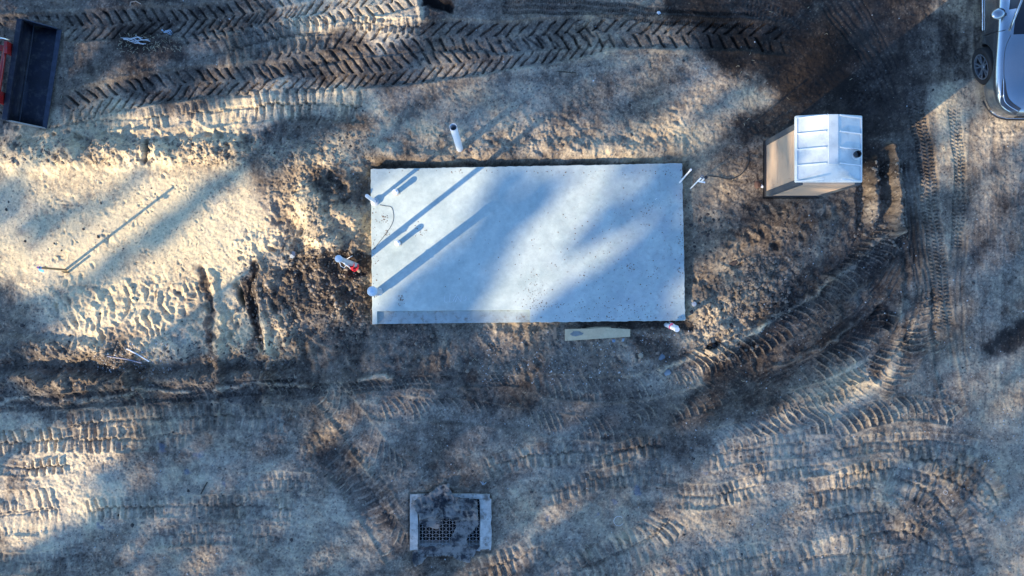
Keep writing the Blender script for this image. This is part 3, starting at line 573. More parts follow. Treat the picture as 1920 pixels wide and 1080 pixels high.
# right of slab: thin white pipe and spigot assembly
o = thing('thin_pipe', 'thin white pipe rising straight off the right edge of the slab', 'pipe', at(1274.5, 342, SZ))
b0 = o.location.copy(); t0 = at(1295, 318.5, 1.35)-b0; bm = bmesh.new(); tube(bm, [(0, 0, 0), t0], .0145, 14); mk('pipe', bm, PVC, o, smooth=True, auto=40)
bm = bmesh.new(); tube(bm, [t0*.97, t0*1.01], .02, 14); mk('end_cap', bm, PVC, o, smooth=True, auto=40)
o = thing('spigot_assembly', 'forked white pipe spigot standing right of the slab corner', 'water spigot', gp(1295, 354))
b0 = o.location.copy(); j = at(1308.5, 339.5, .85)-b0
bm = bmesh.new(); tube(bm, [(0, 0, -.1), j], .013, 12); mk('pipe', bm, PVC, o, smooth=True, auto=40)
bm = bmesh.new(); tube(bm, [j, at(1315, 333, .95)-b0], .016, 12); tube(bm, [j, at(1322, 342, .85)-b0], .016, 12); tube(bm, [at(1315.5, 340, .87)-b0, at(1320, 335, .93)-b0], .013, 10); mk('fitting', bm, PVC, o, smooth=True, auto=40)
bm = bmesh.new(); M = Matrix.Translation(at(1323, 333, .97)-b0); lathe(bm, [(0, 0), (.028, 0), (.03, .03), (.02, .035), (0, .035)], 14, M); mk('valve_handle', bm, BLACKP, o, smooth=True, auto=40)
bm = bmesh.new(); M = Matrix.Translation(at(1316, 331, .95)-b0); lathe(bm, [(.018, 0), (.028, 0), (.028, .012), (.018, .012)], 14, M); mk('ring', bm, CHROME, o)
bm = bmesh.new(); tube(bm, [gp(x, y, .015) for x, y in catmull([(1328, 330), (1345, 332), (1362, 336), (1376, 334), (1390, 326), (1400, 312), (1404, 298), (1403, 290)], 6)], .010, 8); tag(mk('hose', bm, WIRE, smooth=True), 'thin black hose curving over dirt from the spigot', 'hose')
# capped offcuts near lower right corner
o = thing('pipe_stubs', 'two capped white pipe ends tied with pink tape below slab corner', 'pipe stubs', gp(1252, 610))
b0 = o.location.copy()
bm = bmesh.new(); tube(bm, [(-.02, .01, -.02), at(1268, 617, .45)-b0], .042, 18); mk('pipe', bm, PVC, o, smooth=True, auto=40)
bm = bmesh.new(); tube(bm, [at(1266, 616, .43)-b0, at(1270, 618, .50)-b0], .048, 18); mk('cap', bm, PVC, o, smooth=True, auto=40)
bm = bmesh.new(); tube(bm, [(.05, .05, -.02), at(1267.5, 612.5, .42)-b0], .022, 14); mk('thin_pipe', bm, PVC, o, smooth=True, auto=40)
bm = bmesh.new(); tube(bm, [at(1268, 612.5, .42)-b0, at(1270, 613.5, .46)-b0], .028, 14); mk('cap', bm, PVC, o, smooth=True, auto=40)
bm = bmesh.new(); tube(bm, [at(1258, 612.5, .2)-b0, at(1259.5, 613.4, .23)-b0], .047, 16); tube(bm, [at(1259, 608, .2)-b0, at(1261, 609, .24)-b0], .026, 12); mk('pink_tape', bm, PINKT, o)

# ------------------------------------------------------------------ timber
def board(name, label, cat, quad, th, m, z=.03):
    P = [gp(*q) for q in quad]; zz = max(p.z for p in P)*.5+z
    bm = bmesh.new(); prism(bm, [(p.x, p.y) for p in P], zz, zz+th); o = mk(name, bm, m, bevel=.002); return tag(o, label, cat), zz+th
o, zt = board('board', 'pale lumber board lying in the dirt under the slab', 'board', [(1059, 639), (1181, 631), (1181, 617), (1130, 614), (1110, 615.5), (1059, 617)], .035, WOOD)
bm = bmesh.new(); q = random.Random(4); pts = []
for i in range(22):
    a = i/22*6.283; r = q.uniform(.75, 1.15); p = gp(1081+14*r*math.cos(a), 625.5+4.5*r*math.sin(a)); pts.append((p.x, p.y))
prism(bm, pts, zt+.0005, zt+.0022); ws = mk('damp_patch', bm, WOODW, o)
bm = bmesh.new(); prism(bm, [(gp(x, y).x, gp(x, y).y) for x, y in [(1100, 614.5), (1146, 615.5), (1145, 612.8), (1118, 612.6)]], zt-.06, zt-.04); tag(mk('wood_splinter', bm, WOOD), 'thin wood strip poking out along the upper side of the board', 'wood strip')
o, _ = board('short_stake', 'short brown wood stake left of the pale board', 'stake', [(1036.5, 636), (1043.5, 635), (1043, 612), (1038, 612)], .03, mat('tan_stake', (.30, .20, .13), .8, var=.2), .02)
o = thing('survey_stake', 'slim wooden survey stake with blue ribbon on the left sand', 'stake', gp(124, 506))
b0 = o.location.copy(); t0 = at(71.5, 501.5, 1.11)-b0
bm = bmesh.new(); tube(bm, [t0*-.05, t0], .025, 4); mk('stake', bm, WOODD, o)
bm = bmesh.new(); box(bm, (t0*.93)+Vector((.02, -.05, 0)), (.09, .05, .006), Matrix.Rotation(-.3, 4, 'Z') @ Matrix.Rotation(.7, 4, 'X')); tube(bm, [t0*.92, t0*.96], .024, 8); mk('ribbon', bm, BLUER, o)
bm = bmesh.new(); tube(bm, [t0*.985, t0*1.01], .022, 4); mk('painted_tip', bm, mat('purple_paint', (.15, .06, .3), .6), o)
bm = bmesh.new(); M = Matrix.Rotation(R(52), 4, 'Z'); box(bm, (0, 0, .08), (.014, .045, .3), M); o = mk('peg', bm, WOODD, bevel=.002); o.location = gp(129, 510.5); tag(o, 'short flat wooden peg in sand at the foot of the survey stake', 'peg')
# thin rods lying in the left ditch, and loose twigs
def stick(pts, r, m, name, label, cat, dz=.02, group=None, rr=None):
    P = [gp(*p, dz) for p in pts]; zs = sum(p.z for p in P)/len(P)
    for p in P: p.z = max(p.z, zs)
    bm = bmesh.new(); tube(bm, P, r, 8, rads=rr); return tag(mk(name, bm, m, smooth=True, auto=50), label, cat, group)
stick([(243, 653), (263, 664), (284, 677)], .012, PVC, 'white_rod', 'thin white rod slanting across the dark ditch left', 'rod', .05)
stick([(206, 667), (240, 673), (268, 680)], .013, mat('lavender_rod', (.3, .3, .36), .5), 'grey_rod', 'thin grey rod lying below the white rod in the ditch', 'rod', .05)
stick([(1045, 134), (1062, 136), (1080, 137.5)], .010, TWIG, 'twig', 'straight dark twig lying above the slab on bluish dirt', 'twig')
stick([(378, 925), (385, 912), (390, 903)], .012, TWIG, 'twig', 'short dark twig on grey ground at lower left', 'twig')
stick([(1280, 697), (1292, 703), (1300, 713)], .006, mat('tan_twig', (.3, .26, .2), .8), 'twig', 'fine pale twig beside the curved tyre print below slab corner', 'twig')
stick([(245, 12), (246, 5), (256, 3), (266, 9)], .008, mat('tan_twig_b', (.3, .28, .25), .8), 'twig', 'bent pale twig above the upper left tractor print', 'twig')
stick([(1903, 474), (1920, 484)], .008, mat('tan_twig_c', (.25, .23, .2), .8), 'twig', 'pale twig at the right edge of the photo', 'twig')
stick([(826, 706), (834, 708), (840, 713)], .010, TWIG, 'twig', 'small dark twig on soil below the left half of the slab', 'twig')
bm = bmesh.new(); tube(bm, [gp(1160+9*math.cos(a), 977+9*math.sin(a), .012) for a in [0.6+5.0*i/24 for i in range(25)]], .0035, 5); tag(mk('wire_loop', bm, WHITEJUNK), 'small open loop of pale wire on lower middle ground', 'wire')
bm = bmesh.new(); tube(bm, [gp(1774+3.5*math.cos(a), 924+3.5*math.sin(a), .012) for a in [6.283*i/14 for i in range(15)]], .003, 5); tag(mk('wire_ring', bm, WHITEJUNK), 'tiny pale ring on ground at lower right', 'wire')
def lump(name, label, cat, x, y, s, m, seed=0, dz=.0, sub=2, group=None):
    q = random.Random(seed); bm = bmesh.new(); bmesh.ops.create_icosphere(bm, subdivisions=sub, radius=1)
    for v in bm.verts:
        k = 1+q.uniform(-.22, .22); v.co = Vector((v.co.x*s[0]*k, v.co.y*s[1]*k, v.co.z*s[2]*k))
    o = mk(name, bm, m, smooth=True, auto=35); o.location = gp(x, y, dz+s[2]*.4); o.rotation_euler = (0, 0, q.random()*3); return tag(o, label, cat, group)
lump('scrap_cup', 'small white scrap on dark soil near the top edge', 'scrap', 1235, 25, (.035, .05, .02), WHITEJUNK, 1)
lump('pebble', 'single white pebble above the slab on bluish dirt', 'pebble', 1112, 152, (.018, .014, .012), WHITEJUNK, 2)
lump('stone', 'round brown stone right of the standing open pipe', 'stone', 882, 281, (.033, .04, .03), mat('brown_stone', (.17, .13, .12), .8), 3)
lump('blue_disc', 'small blue disc below the right end of the pale board', 'scrap', 1150.5, 639, (.033, .033, .015), mat('blue_lid', (.18, .26, .36), .5), 4)
lump('grey_scrap', 'grey scrap beside the blue disc under the board', 'scrap', 1168, 637, (.036, .022, .02), mat('grey_scrap', (.25, .32, .38), .6), 5)
lump('blue_scrap', 'crumpled blue-grey scrap between board and curved tyre print', 'scrap', 1241, 670, (.05, .07, .04), mat('blue_scrap', (.12, .16, .20), .5), 6)
lump('blue_scrap', 'pale blue crumpled sheet on the ridge of the curved tyre print', 'scrap', 1252, 699, (.07, .06, .03), mat('pale_scrap', (.25, .29, .32), .6), 16)
lump('black_scrap', 'black rubber-like scrap lying on dirt below the slab corner', 'scrap', 1339, 648, (.12, .035, .035), BLACKP, 7)
lump('tan_rock', 'tan rock lying below the slab and right of the board', 'rock', 1201, 666, (.05, .045, .03), mat('tan_rock', (.30, .27, .21), .8), 8)
lump('grey_rock', 'pale grey rock at the right side of the slab', 'rock', 1300, 570, (.05, .045, .03), mat('grey_rock', (.4, .42, .44), .8), 9)
lump('brown_clod', 'red-brown clod beside the left side of the portable toilet', 'clod', 1419, 347, (.075, .07, .03), mat('red_clod', (.17, .09, .06), .9), 10)
lump('white_paper', 'small white crumpled paper beside the portable toilet', 'scrap', 1428, 349, (.03, .045, .02), WHITEJUNK, 11)
lump('grey_clod', 'grey crumpled clod in loose dirt left of the taped riser', 'clod', 552, 478, (.06, .06, .05), mat('grey_clod', (.24, .27, .31), .8), 12)
lump('brown_log', 'short dark brown log right of the slab', 'log', 1375, 493, (.10, .045, .04), mat('brown_log', (.07, .045, .035), .8), 13)
# plastic bag tangle at the top left
def rag(name, label, x, y, n, L, m, seed):
    q = random.Random(seed); bm = bmesh.new()
    for i in range(n):
        dx = q.uniform(-L, L)*.4; dy = q.uniform(-.4, .4)*8; a = q.gauss(-.2, .18); l = q.uniform(.4, 1)*L
        P = [gp(x+dx+l*t*math.cos(a), y+dy-l*t*math.sin(a)+2*math.sin(t*5+i), .03+.02*math.sin(t*4+i)) for t in [k/6-.5 for k in range(7)]]
        tube(bm, P, .008, 5, rads=[q.uniform(.003, .011) for _ in P])
    return tag(mk(name, bm, m), label, 'scrap')
rag('plastic_strip', 'torn white plastic strips lying beside the upper left tractor print', 258, 76, 8, 40, mat('dusty_white', (.5, .52, .55), .6), 1)
rag('plastic_strip', 'small crumpled blue-white plastic at the edge of upper tractor print', 310, 60, 7, 16, mat('dusty_blue', (.36, .45, .55), .5), 2)
rag('root_fibre', 'pale fibres lying in dirt left of drain', 905, 905, 3, 10, mat('dusty_white2', (.3, .33, .36), .6), 3)

# ------------------------------------------------------------------ drain inlet
o = thing('drain_inlet', 'square concrete drain inlet with steel grate and torn filter cloth', 'drain inlet', (0, 0, 0))
CONC = mat('drain_concrete', (.44, .43, .40), .85, var=.3, scale=10, bump=.006, col2=(.16, .14, .12), c2=(.52, .66), s2=6)
bm = bmesh.new()
x0, x1, y0, y1 = 769, 918, 926, 1033; a0, a1, b0_, b1 = 784, 899.5, 935, 1022.5
def rp(x0, y0, x1, y1, z0, z1, jit=0, seed=0):
    q = random.Random(seed); P = [(x0, y0), (x1, y0), (x1, y1), (x0, y1)]; pts = []
    for i in range(4):
        (ax, ay), (bx, by) = P[i], P[(i+1) % 4]
        for k in range(8):
            t = k/8; p = at(ax+(bx-ax)*t+q.uniform(-jit, jit), ay+(by-ay)*t+q.uniform(-jit, jit), 0); pts.append((p.x, p.y))
    prism(bm, pts, z0, z1)
rp(x0, y0, x1, b0_, -.3, .05, .5, 1); rp(x0, b0_, a0, y1-3, -.3, .053, .5, 2); rp(a1, b0_, x1+3, y1-4, -.3, .056, 1.5, 3); rp(a0, b1, a1, y1, -.3, -.015, 1.2, 4)
mk('concrete_frame', bm, CONC, o, bevel=.005)
bm = bmesh.new(); ST = mat('galvanised_grate', (.50, .52, .55), .5, .3)
wd_, hh_ = 6.1, 0
rows = []
for i in range(19):
    x = 786+i*6.3
    tube(bm, [at(x, 937, 0), at(x, 1021.5, 0)], .0024, 5)
for i in range(18):
    for j in range(14):
        xa = 786+i*6.3; xb = xa+6.3; yc = 940+j*6.1; s = 1.9 if (i+j) % 2 else -1.9
        tube(bm, [at(xa, yc-s, .002), at(xb, yc+s, .002)], .0024, 4)
mk('grate', bm, ST, o)
# filter cloth: a lumpy sheet with torn openings
bm = bmesh.new(); q = random.Random(9); nx_, ny_ = 120, 92; V_ = {}
def inside(px, py, poly):
    r = False; j = len(poly)-1
    for i in range(len(poly)):
        (xi, yi), (xj, yj) = poly[i], poly[j]
        if (yi > py) != (yj > py) and px < (xj-xi)*(py-yi)/(yj-yi)+xi: r = not r
        j = i
    return r
outer = [(771, 944), (784, 934), (800, 926), (812, 921), (822, 912), (834, 907), (842, 908), (848, 926), (852, 934), (885, 936), (896, 940), (897, 990), (892, 1000), (887, 1023), (900, 1024), (890, 1040), (880, 1056), (862, 1052), (848, 1044), (824, 1042), (800, 1045), (790, 1058), (778, 1062), (773, 1052), (774, 1036), (784, 1026), (786, 1000), (784, 985), (787, 978), (784, 965)]
holes = [[(785, 980), (792, 981), (797, 988), (812, 991), (820, 992), (826, 985), (834, 973), (846, 974), (853, 978), (854, 988), (847, 1006), (843, 1022), (812, 1023), (800, 1024), (785, 1022)], [(896, 987), (888, 994), (880, 1002), (876, 1012), (878, 1022), (889, 1023), (897, 1020)]]
import itertools
def nzv(x, y, s, sd): return float(vn(np.array([x]), np.array([y]), s, sd)[0])
gxs = [769+i*(903-769)/nx_ for i in range(nx_+1)]; gys = [905+j*(1064-905)/ny_ for j in range(ny_+1)]
GX, GY = np.meshgrid(np.array(gxs), np.array(gys))
ZZ = .075+.05*fbm(GX, GY, 16, 501, 3)+.05*np.clip(1-np.abs(fbm(GX, GY, 22, 511, 3))*5, 0, 1)*(GY < 975)+.03*np.clip(1-np.abs(fbm(GX, GY, 14, 521, 2))*5, 0, 1)+.03*sst(-.05, .4, fbm(GX, GY, 9, 515, 2))*(GY < 960)-.03*(GY > 1026)
ZZ = np.where((GX > 784) & (GX < 899) & (GY > 975), .018+.3*(ZZ-.06).clip(0), ZZ)
JX = 3.0*fbm(GX, GY, 9, 531, 2); JY = 3.0*fbm(GX, GY, 9, 541, 2)
for j in range(ny_+1):
    for i in range(nx_+1): V_[i, j] = bm.verts.new(at(gxs[i], gys[j], float(ZZ[j, i])))
for j in range(ny_):
    for i in range(nx_):
        cx, cy = (gxs[i]+gxs[i+1])/2+float(JX[j, i]), (gys[j]+gys[j+1])/2+float(JY[j, i])
        if inside(cx, cy, outer) and not any(inside(cx, cy, h) for h in holes): bm.faces.new((V_[i, j], V_[i+1, j], V_[i+1, j+1], V_[i, j+1]))
bmesh.ops.delete(bm, geom=[v for v in bm.verts if not v.link_faces], context='VERTS')
CLOTH = mat('muddy_filter_cloth', (.018, .02, .026), .8, var=.5, scale=30, bump=.02, bscale=14, col2=(.22, .20, .18), c2=(.43, .54), s2=5)
fc = mk('filter_cloth', bm, CLOTH, o, smooth=True); sm = fc.modifiers.new('t', 'SOLIDIFY'); sm.thickness = .006

# ------------------------------------------------------------------ portable toilet
T = thing('portable_toilet', 'tan portable toilet with pale ribbed roof and black vent pipe', 'portable toilet', (0, 0, 0))
TAN = mat('tan_plastic', (.56, .41, .29), .55, var=.06, scale=3, col2=(.36, .24, .17), c2=(.5, .8), s2=3)
ROOFM = mat('white_roof_plastic', (.66, .70, .67), .5, var=.10, scale=5, col2=(.46, .50, .49), c2=(.5, .72), s2=4)
RIBM = mat('clean_roof_edge', (.74, .78, .79), .45, var=.05)
PST = mat('grey_post', (.07, .08, .09), .6)
p = [at(1434, 266, 0), at(1537, 266, 0), at(1537, 368, 0), at(1434, 368, 0)]
xa, xb, yb_, yt = p[0].x, p[1].x, p[2].y, p[0].y
bm = bmesh.new(); box(bm, ((xa+xb)/2, (yb_+yt)/2, .04), (xb-xa+.03, yt-yb_+.03, .16)); mk('skid_base', bm, BLACKP, T, bevel=.01)
WZ = 2.08
def panel(cx, cy, sx, sy, nm):
    bm = bmesh.new(); box(bm, (cx, cy, .12+(WZ-.12)/2), (sx, sy, WZ-.12)); return mk(nm, bm, TAN, T, bevel=.006)
th = .03; pw = .085
panel(xa+th/2, (yb_+yt)/2, th, yt-yb_-2*pw, 'side_wall'); panel(xb-th/2, (yb_+yt)/2, th, yt-yb_-2*pw, 'side_wall')
panel((xa+xb)/2, yb_+th/2, xb-xa-2*pw, th, 'back_wall'); panel((xa+xb)/2, yt-th/2, xb-xa-2*pw, th, 'front_wall')
bm = bmesh.new()
for zz in (.55, 1.45):
    b3 = bmesh.new(); box(b3, (xa-.004, (yb_+yt)/2, zz), (.008, .72, .62)); mk('pressed_panel', b3, TAN, T, bevel=.004)
box(bm, ((xa+xb)/2, yb_-.004, 1.0), (.72, .008, 1.6)); mk('pressed_panel', bm, TAN, T, bevel=.004)
for sx_, sy_ in ((xa, yb_), (xa, yt), (xb, yb_), (xb, yt)):
    ix = 1 if sx_ == xa else -1; iy = 1 if sy_ == yb_ else -1
    bm = bmesh.new(); box(bm, (sx_+ix*pw/2-ix*.006, sy_+iy*pw/2-iy*.006, .1+(WZ-.1)/2), (pw+.012, pw+.012, WZ-.1)); mk('corner_post', bm, PST, T, bevel=.008)
# roof: hipped, ridge towards the photo's top
EV, RD = 2.10, 2.26
ra, rb, rl, rt = at(1490.5, 217, EV), at(1617.5, 342, EV), None, None
X0, X1, Y0, Y1 = ra.x, rb.x, rb.y, at(1490, 217, EV).y
xm = at(1562, 212, RD).x; hw = .095; yr0 = Y0+.27
Z = lambda t: EV+t*(RD-EV)
bm = bmesh.new(); E = .05
def vv(x, y, z): return bm.verts.new((x, y, z))
bl, br, tr, tl = vv(X0, Y0, EV), vv(X1, Y0, EV), vv(X1, Y1, EV), vv(X0, Y1, EV)
r0, r1, r2, r3 = vv(xm-hw, yr0, RD), vv(xm+hw, yr0, RD), vv(xm+hw, Y1, RD), vv(xm-hw, Y1, RD)
bl2, br2, tr2, tl2 = vv(X0, Y0, EV-E), vv(X1, Y0, EV-E), vv(X1, Y1, EV-E), vv(X0, Y1, EV-E)
for f in ((bl, r0, r3, tl), (r0, r1, r2, r3), (r1, br, tr, r2), (bl, br, r1, r0), (tl, r3, r2, tr), (bl, bl2, br2, br), (br, br2, tr2, tr), (tr, tr2, tl2, tl), (tl, tl2, bl2, bl), (bl2, tl2, tr2, br2)): bm.faces.new(f)
rf = mk('roof', bm, ROOFM, T, bevel=.018)
bm = bmesh.new(); box(bm, (xm, (yr0+Y1)/2, RD+.008), (hw*2-.02, Y1-yr0-.01, .022)); mk('ridge_cap', bm, ROOFM, rf, bevel=.008)
def slope_pt(side, u, y):                   # u 0 eave .. 1 ridge
    return Vector(((X0*(1-u)+(xm-hw)*u) if side < 0 else (X1*(1-u)+(xm+hw)*u), y, EV*(1-u)+RD*u))
for k in range(5):
    y = Y1-.03-k*.262+.0
    for s in (-1, 1):
        umax = .97 if y > yr0 else .9
        a, b_ = slope_pt(s, .07, y-.01), slope_pt(s, umax, y+.012)
        d = (b_-a); M = Matrix.Translation((a+b_)/2+Vector((0, 0, .007))) @ d.to_track_quat('X', 'Z').to_matrix().to_4x4(); 
        bm = bmesh.new(); bmesh.ops.create_cube(bm, size=1, matrix=M @ Matrix.Diagonal((d.length, .016, .040, 1))); mk('rib', bm, RIBM, rf, bevel=.005)
bm = bmesh.new()
box(bm, (X0+.03, (Y0+Y1)/2, EV+.010), (.014, Y1-Y0-.08, .03)); mk('lip', bm, RIBM, rf, bevel=.004)
bm = bmesh.new(); box(bm, (X1-.03, (Y0+Y1)/2, EV+.010), (.014, Y1-Y0-.08, .03)); mk('lip', bm, RIBM, rf, bevel=.004)
bm = bmesh.new(); vp = at(1605, 290, 2.16); M = Matrix.Translation((vp.x, vp.y, 2.08)); lathe(bm, [(0, 0), (.085, .0), (.085, .08), (.07, .1), (.05, .1)], 24, M); mk('vent_collar', bm, ROOFM, T, smooth=True, auto=35)
bm = bmesh.new(); M = Matrix.Translation((vp.x, vp.y, 2.1)); lathe(bm, [(.05, 0), (.058, .16), (.054, .165), (.048, .16), (.048, .03), (0, .03)], 24, M); mk('vent_pipe', bm, BLACKP, T, smooth=True, auto=35)

# ------------------------------------------------------------------ tractor loader bucket
Tl = thing('tractor_loader', 'dark steel loader bucket on red tractor arms at top left', 'tractor loader', (0, 0, 0))
# floor lip runs from (115,55) to (86,240); back top edge from (42,30) to (8,212)
l0, l1 = at(115, 56, .03), at(87, 241, .03); k0, k1 = at(43, 30, .44), at(9, 213, .44)
ux = (l0-l1).normalized(); W = (l0-l1).length
wdir = Vector((-ux.y, ux.x, 0))             # towards the tractor (left)
if wdir.x > 0: wdir = -wdir
depth = ((k0+k1)/2-(l0+l1)/2).dot(wdir)
prof = [(0, .03), (.05, .035), (depth*.75, .045), (depth*.88, .06), (depth*.95, .11), (depth*.99, .22), (depth*1.0, .32), (depth*.985, .44)]
bm = bmesh.new(); A = []
for d_, z_ in prof:
    row = []
    for t in range(9):
        p_ = l1+ux*W*t/8+wdir*d_; row.append(bm.verts.new((p_.x, p_.y, z_+random.uniform(-.004, .004))))
    A.append(row)
for r_, s_ in zip(A, A[1:]):
    for t in range(8): bm.faces.new((r_[t], r_[t+1], s_[t+1], s_[t]))
b_ = mk('bucket_shell', bm, STEELB, Tl, smooth=True, auto=40); m_ = b_.modifiers.new('t', 'SOLIDIFY'); m_.thickness = .02; m_.offset = 1
for s_, mt in ((l1, STEELG), (l0, STEELB)):
    bm = bmesh.new(); sd = ux*(.01 if s_ is l0 else -.01)
    ring = [s_+wdir*d_+Vector((0, 0, z_-s_.z)) for d_, z_ in prof]+[s_+wdir*(depth*.80)+Vector((0, 0, .46-s_.z)), s_+wdir*.04+Vector((0, 0, .10-s_.z))]
    a_ = [bm.verts.new(v_-sd) for v_ in ring]; c_ = [bm.verts.new(v_+sd) for v_ in ring]; bm.faces.new(a_); bm.faces.new(c_[::-1])
    for i in range(len(ring)): bm.faces.new((a_[i], a_[(i+1) % len(ring)], c_[(i+1) % len(ring)], c_[i]))
    mk('side_plate', bm, mt, Tl)
def bar(nm, a_, b2_, sx_, sz_, m, bev=.005):
    bm = bmesh.new(); d = b2_-a_; M = Matrix.Translation((a_+b2_)/2) @ d.to_track_quat('X', 'Z').to_matrix().to_4x4(); bmesh.ops.create_cube(bm, size=1, matrix=M @ Matrix.Diagonal((d.length, sx_, sz_, 1))); return mk(nm, bm, m, Tl, bevel=bev)
EDGE = mat('worn_cutting_edge', (.045, .055, .08), .45, .4, var=.4, scale=9)
bar('cutting_edge', l1+wdir*.03+Vector((0, 0, .012)), l0+wdir*.03+Vector((0, 0, .012)), .09, .02, EDGE)
bar('top_rail', l1+wdir*(depth+.0)+Vector((0, 0, .42)), l0+wdir*(depth+.0)+Vector((0, 0, .42)), .10, .07, STEELB)
bar('floor_seam', l1+wdir*(depth*.87)+Vector((0, 0, .07)), l0+wdir*(depth*.87)+Vector((0, 0, .07)), .02, .015, EDGE)
bar('side_lip', l0+wdir*.04+Vector((0, 0, .08)), l0+wdir*(depth*.8)+Vector((0, 0, .44)), .02, .02, EDGE)
bar('side_lip', l1+wdir*.04+Vector((0, 0, .08)), l1+wdir*(depth*.8)+Vector((0, 0, .44)), .025, .02, mat('sunlit_lip_steel', (.30, .29, .27), .5, .3))  # this lip is paler steel to paint the sunlit edge
mid = (l0+l1)/2+wdir*depth
for t_ in (-.55, .36):
    p_ = mid+ux*t_; z_ = .38
    q_ = p_+wdir*.10; bar('hitch_plate', Vector((q_.x, q_.y, .15)), Vector((q_.x, q_.y, .62)), .22, .06, REDP)
    q1, q2 = p_+wdir*.10, p_+wdir*1.9; bar('loader_arm', Vector((q1.x, q1.y, .40)), Vector((q2.x, q2.y, .75)), .09, .16, REDP)
    if t_ < 0: continue
    c1, c2 = p_+wdir*.08+ux*.15, p_+wdir*.6+ux*.15
    bm = bmesh.new(); tube(bm, [Vector((c1.x, c1.y, .55)), Vector((c2.x, c2.y, .75))], .02, 10); mk('ram_rod', bm, CHROME, Tl, smooth=True)
q1, q2 = mid+ux*-.55+wdir*.13, mid+ux*.36+wdir*.13
bm = bmesh.new(); tube(bm, [Vector((q1.x, q1.y, .58)), Vector((q2.x, q2.y, .58))], .04, 14); mk('cross_tube', bm, REDP, Tl, smooth=True)
bm = bmesh.new(); tube(bm, [Vector((q1.x, q1.y, .63))+ux*.04, Vector((q1.x, q1.y, .60))-ux*.1+wdir*.1, Vector((q1.x, q1.y, .2))-ux*.25+wdir*.1], .018, 8); mk('hydraulic_hose', bm, WIRE, Tl, smooth=True)

# ------------------------------------------------------------------ car
C = thing('silver_car', 'silver car parked with its front corner in the upper right of the photo', 'car', (9.56, 3.12, .0))
# local frame: y runs backwards from the nose, x across; half sections from sill to centre line
HW = .93
def lerp_tab(y, tab):
    return float(np.interp(y, [t[0] for t in tab], [t[1] for t in tab]))
def section(y):
    wb = lerp_tab(y, [(0, .50), (.06, .66), (.15, .76), (.3, .845), (.5, .90), (.85, .93), (4.0, .93), (4.4, .88), (4.62, .78), (4.70, .60)])
    zs = lerp_tab(y, [(0, .56), (.08, .64), (.35, .74), (.6, .80), (1.0, .87), (1.6, .95), (2.2, .99), (3.6, 1.02), (4.4, 1.02), (4.7, .85)])   # shoulder
    zc = lerp_tab(y, [(0, .62), (.08, .73), (.4, .86), (.9, .95), (1.35, 1.01), (1.45, 1.02), (2.25, 1.42), (2.7, 1.47), (3.4, 1.45), (4.1, 1.22), (4.4, 1.08), (4.7, .88)])
    zb = lerp_tab(y, [(0, .34), (.1, .24), (.4, .20), (4.3, .22), (4.7, .36)])
    g = sst(1.40, 2.3, np.float64(y))*(1-sst(3.6, 4.3, np.float64(y)))                 # greenhouse
    P = [(0, zb), (wb*.72, zb), (wb*.93, zb+.03), (wb*.985, zb+.12), (wb*1.0, (zb+zs)*.5-.04), (wb*.985, (zb+zs)*.5+.04), (wb*.975, zs-.12), (wb*.945, zs-.045), (wb*.89, zs)]
    top = [(.84, .10), (.72, .45), (.55, .72), (.30, .92), (0, 1.0)]
    for fx_, fz_ in top:
        xh = wb*fx_; zh = zs+(zc-zs)*fz_
        xg = {.84: .80, .72: .72, .55: .62, .30: .34, 0: 0}[fx_]; zg = {.84: .12, .72: .60, .55: .90, .30: .985, 0: 1.0}[fx_]
        P.append((xh*(1-g)+wb*xg*g, zh*(1-g)+(zs+(zc-zs)*zg)*g))
    return P
ys = [0, .03, .08, .15, .25, .35, .5, .65, .8, .95, 1.1, 1.25, 1.38, 1.5, 1.65, 1.8, 2.0, 2.2, 2.4, 2.7, 3.0, 3.4, 3.7, 4.0, 4.2, 4.4, 4.55, 4.65, 4.7]
bm = bmesh.new(); rows = []
for y in ys:
    P = section(y); ring = [(-x, z) for x, z in P]+[(x, z) for x, z in P[-2:0:-1]]
    rows.append([bm.verts.new((x, y, z)) for x, z in ring])
n = len(rows[0]); gl = []
for i, (a, b) in enumerate(zip(rows, rows[1:])):
    for k in range(n):
        f = bm.faces.new((a[k], a[(k+1) % n], b[(k+1) % n], b[k])); ym = (ys[i]+ys[i+1])/2
        side = k if k < 13 else n-1-k
        if (side in (9, 10) and 1.75 < ym < 3.9): f.material_index = 1
        if (side in (11, 12) and 1.38 < ym < 2.2): f.material_index = 1
        if (side == 10 and 1.38 < ym < 1.75): f.material_index = 1
        f.smooth = True
bm.faces.new(rows[0][::-1]); bm.faces.new(rows[-1])
bm.verts.ensure_lookup_table()
body = mk('body', bm, [SILVER, GLASS, DARK], C, sub=2)
cut = []
for yy in (.97, 3.75):
    for sx_ in (-1, 1):
        bm = bmesh.new(); M = Matrix.Translation((sx_*.86, yy, .35)) @ Matrix.Rotation(R(90), 4, 'Y'); bmesh.ops.create_cone(bm, cap_ends=True, segments=40, radius1=.385, radius2=.385, depth=.5, matrix=M)
        me = bpy.data.meshes.new('c'); bm.to_mesh(me); bm.free(); me.materials.append(DARK); oc = bpy.data.objects.new('c', me); SC.collection.objects.link(oc); oc.parent = C; cut.append(oc)
        md = body.modifiers.new('b', 'BOOLEAN'); md.operation = 'DIFFERENCE'; md.object = oc; md.solver = 'EXACT'; md.material_mode = 'TRANSFER'
bpy.context.view_layer.update(); dg = bpy.context.evaluated_depsgraph_get(); me = bpy.data.meshes.new_from_object(body.evaluated_get(dg)); body.modifiers.clear(); body.data = me
for oc in cut: bpy.data.objects.remove(oc)
me.set_sharp_from_angle(angle=R(50))
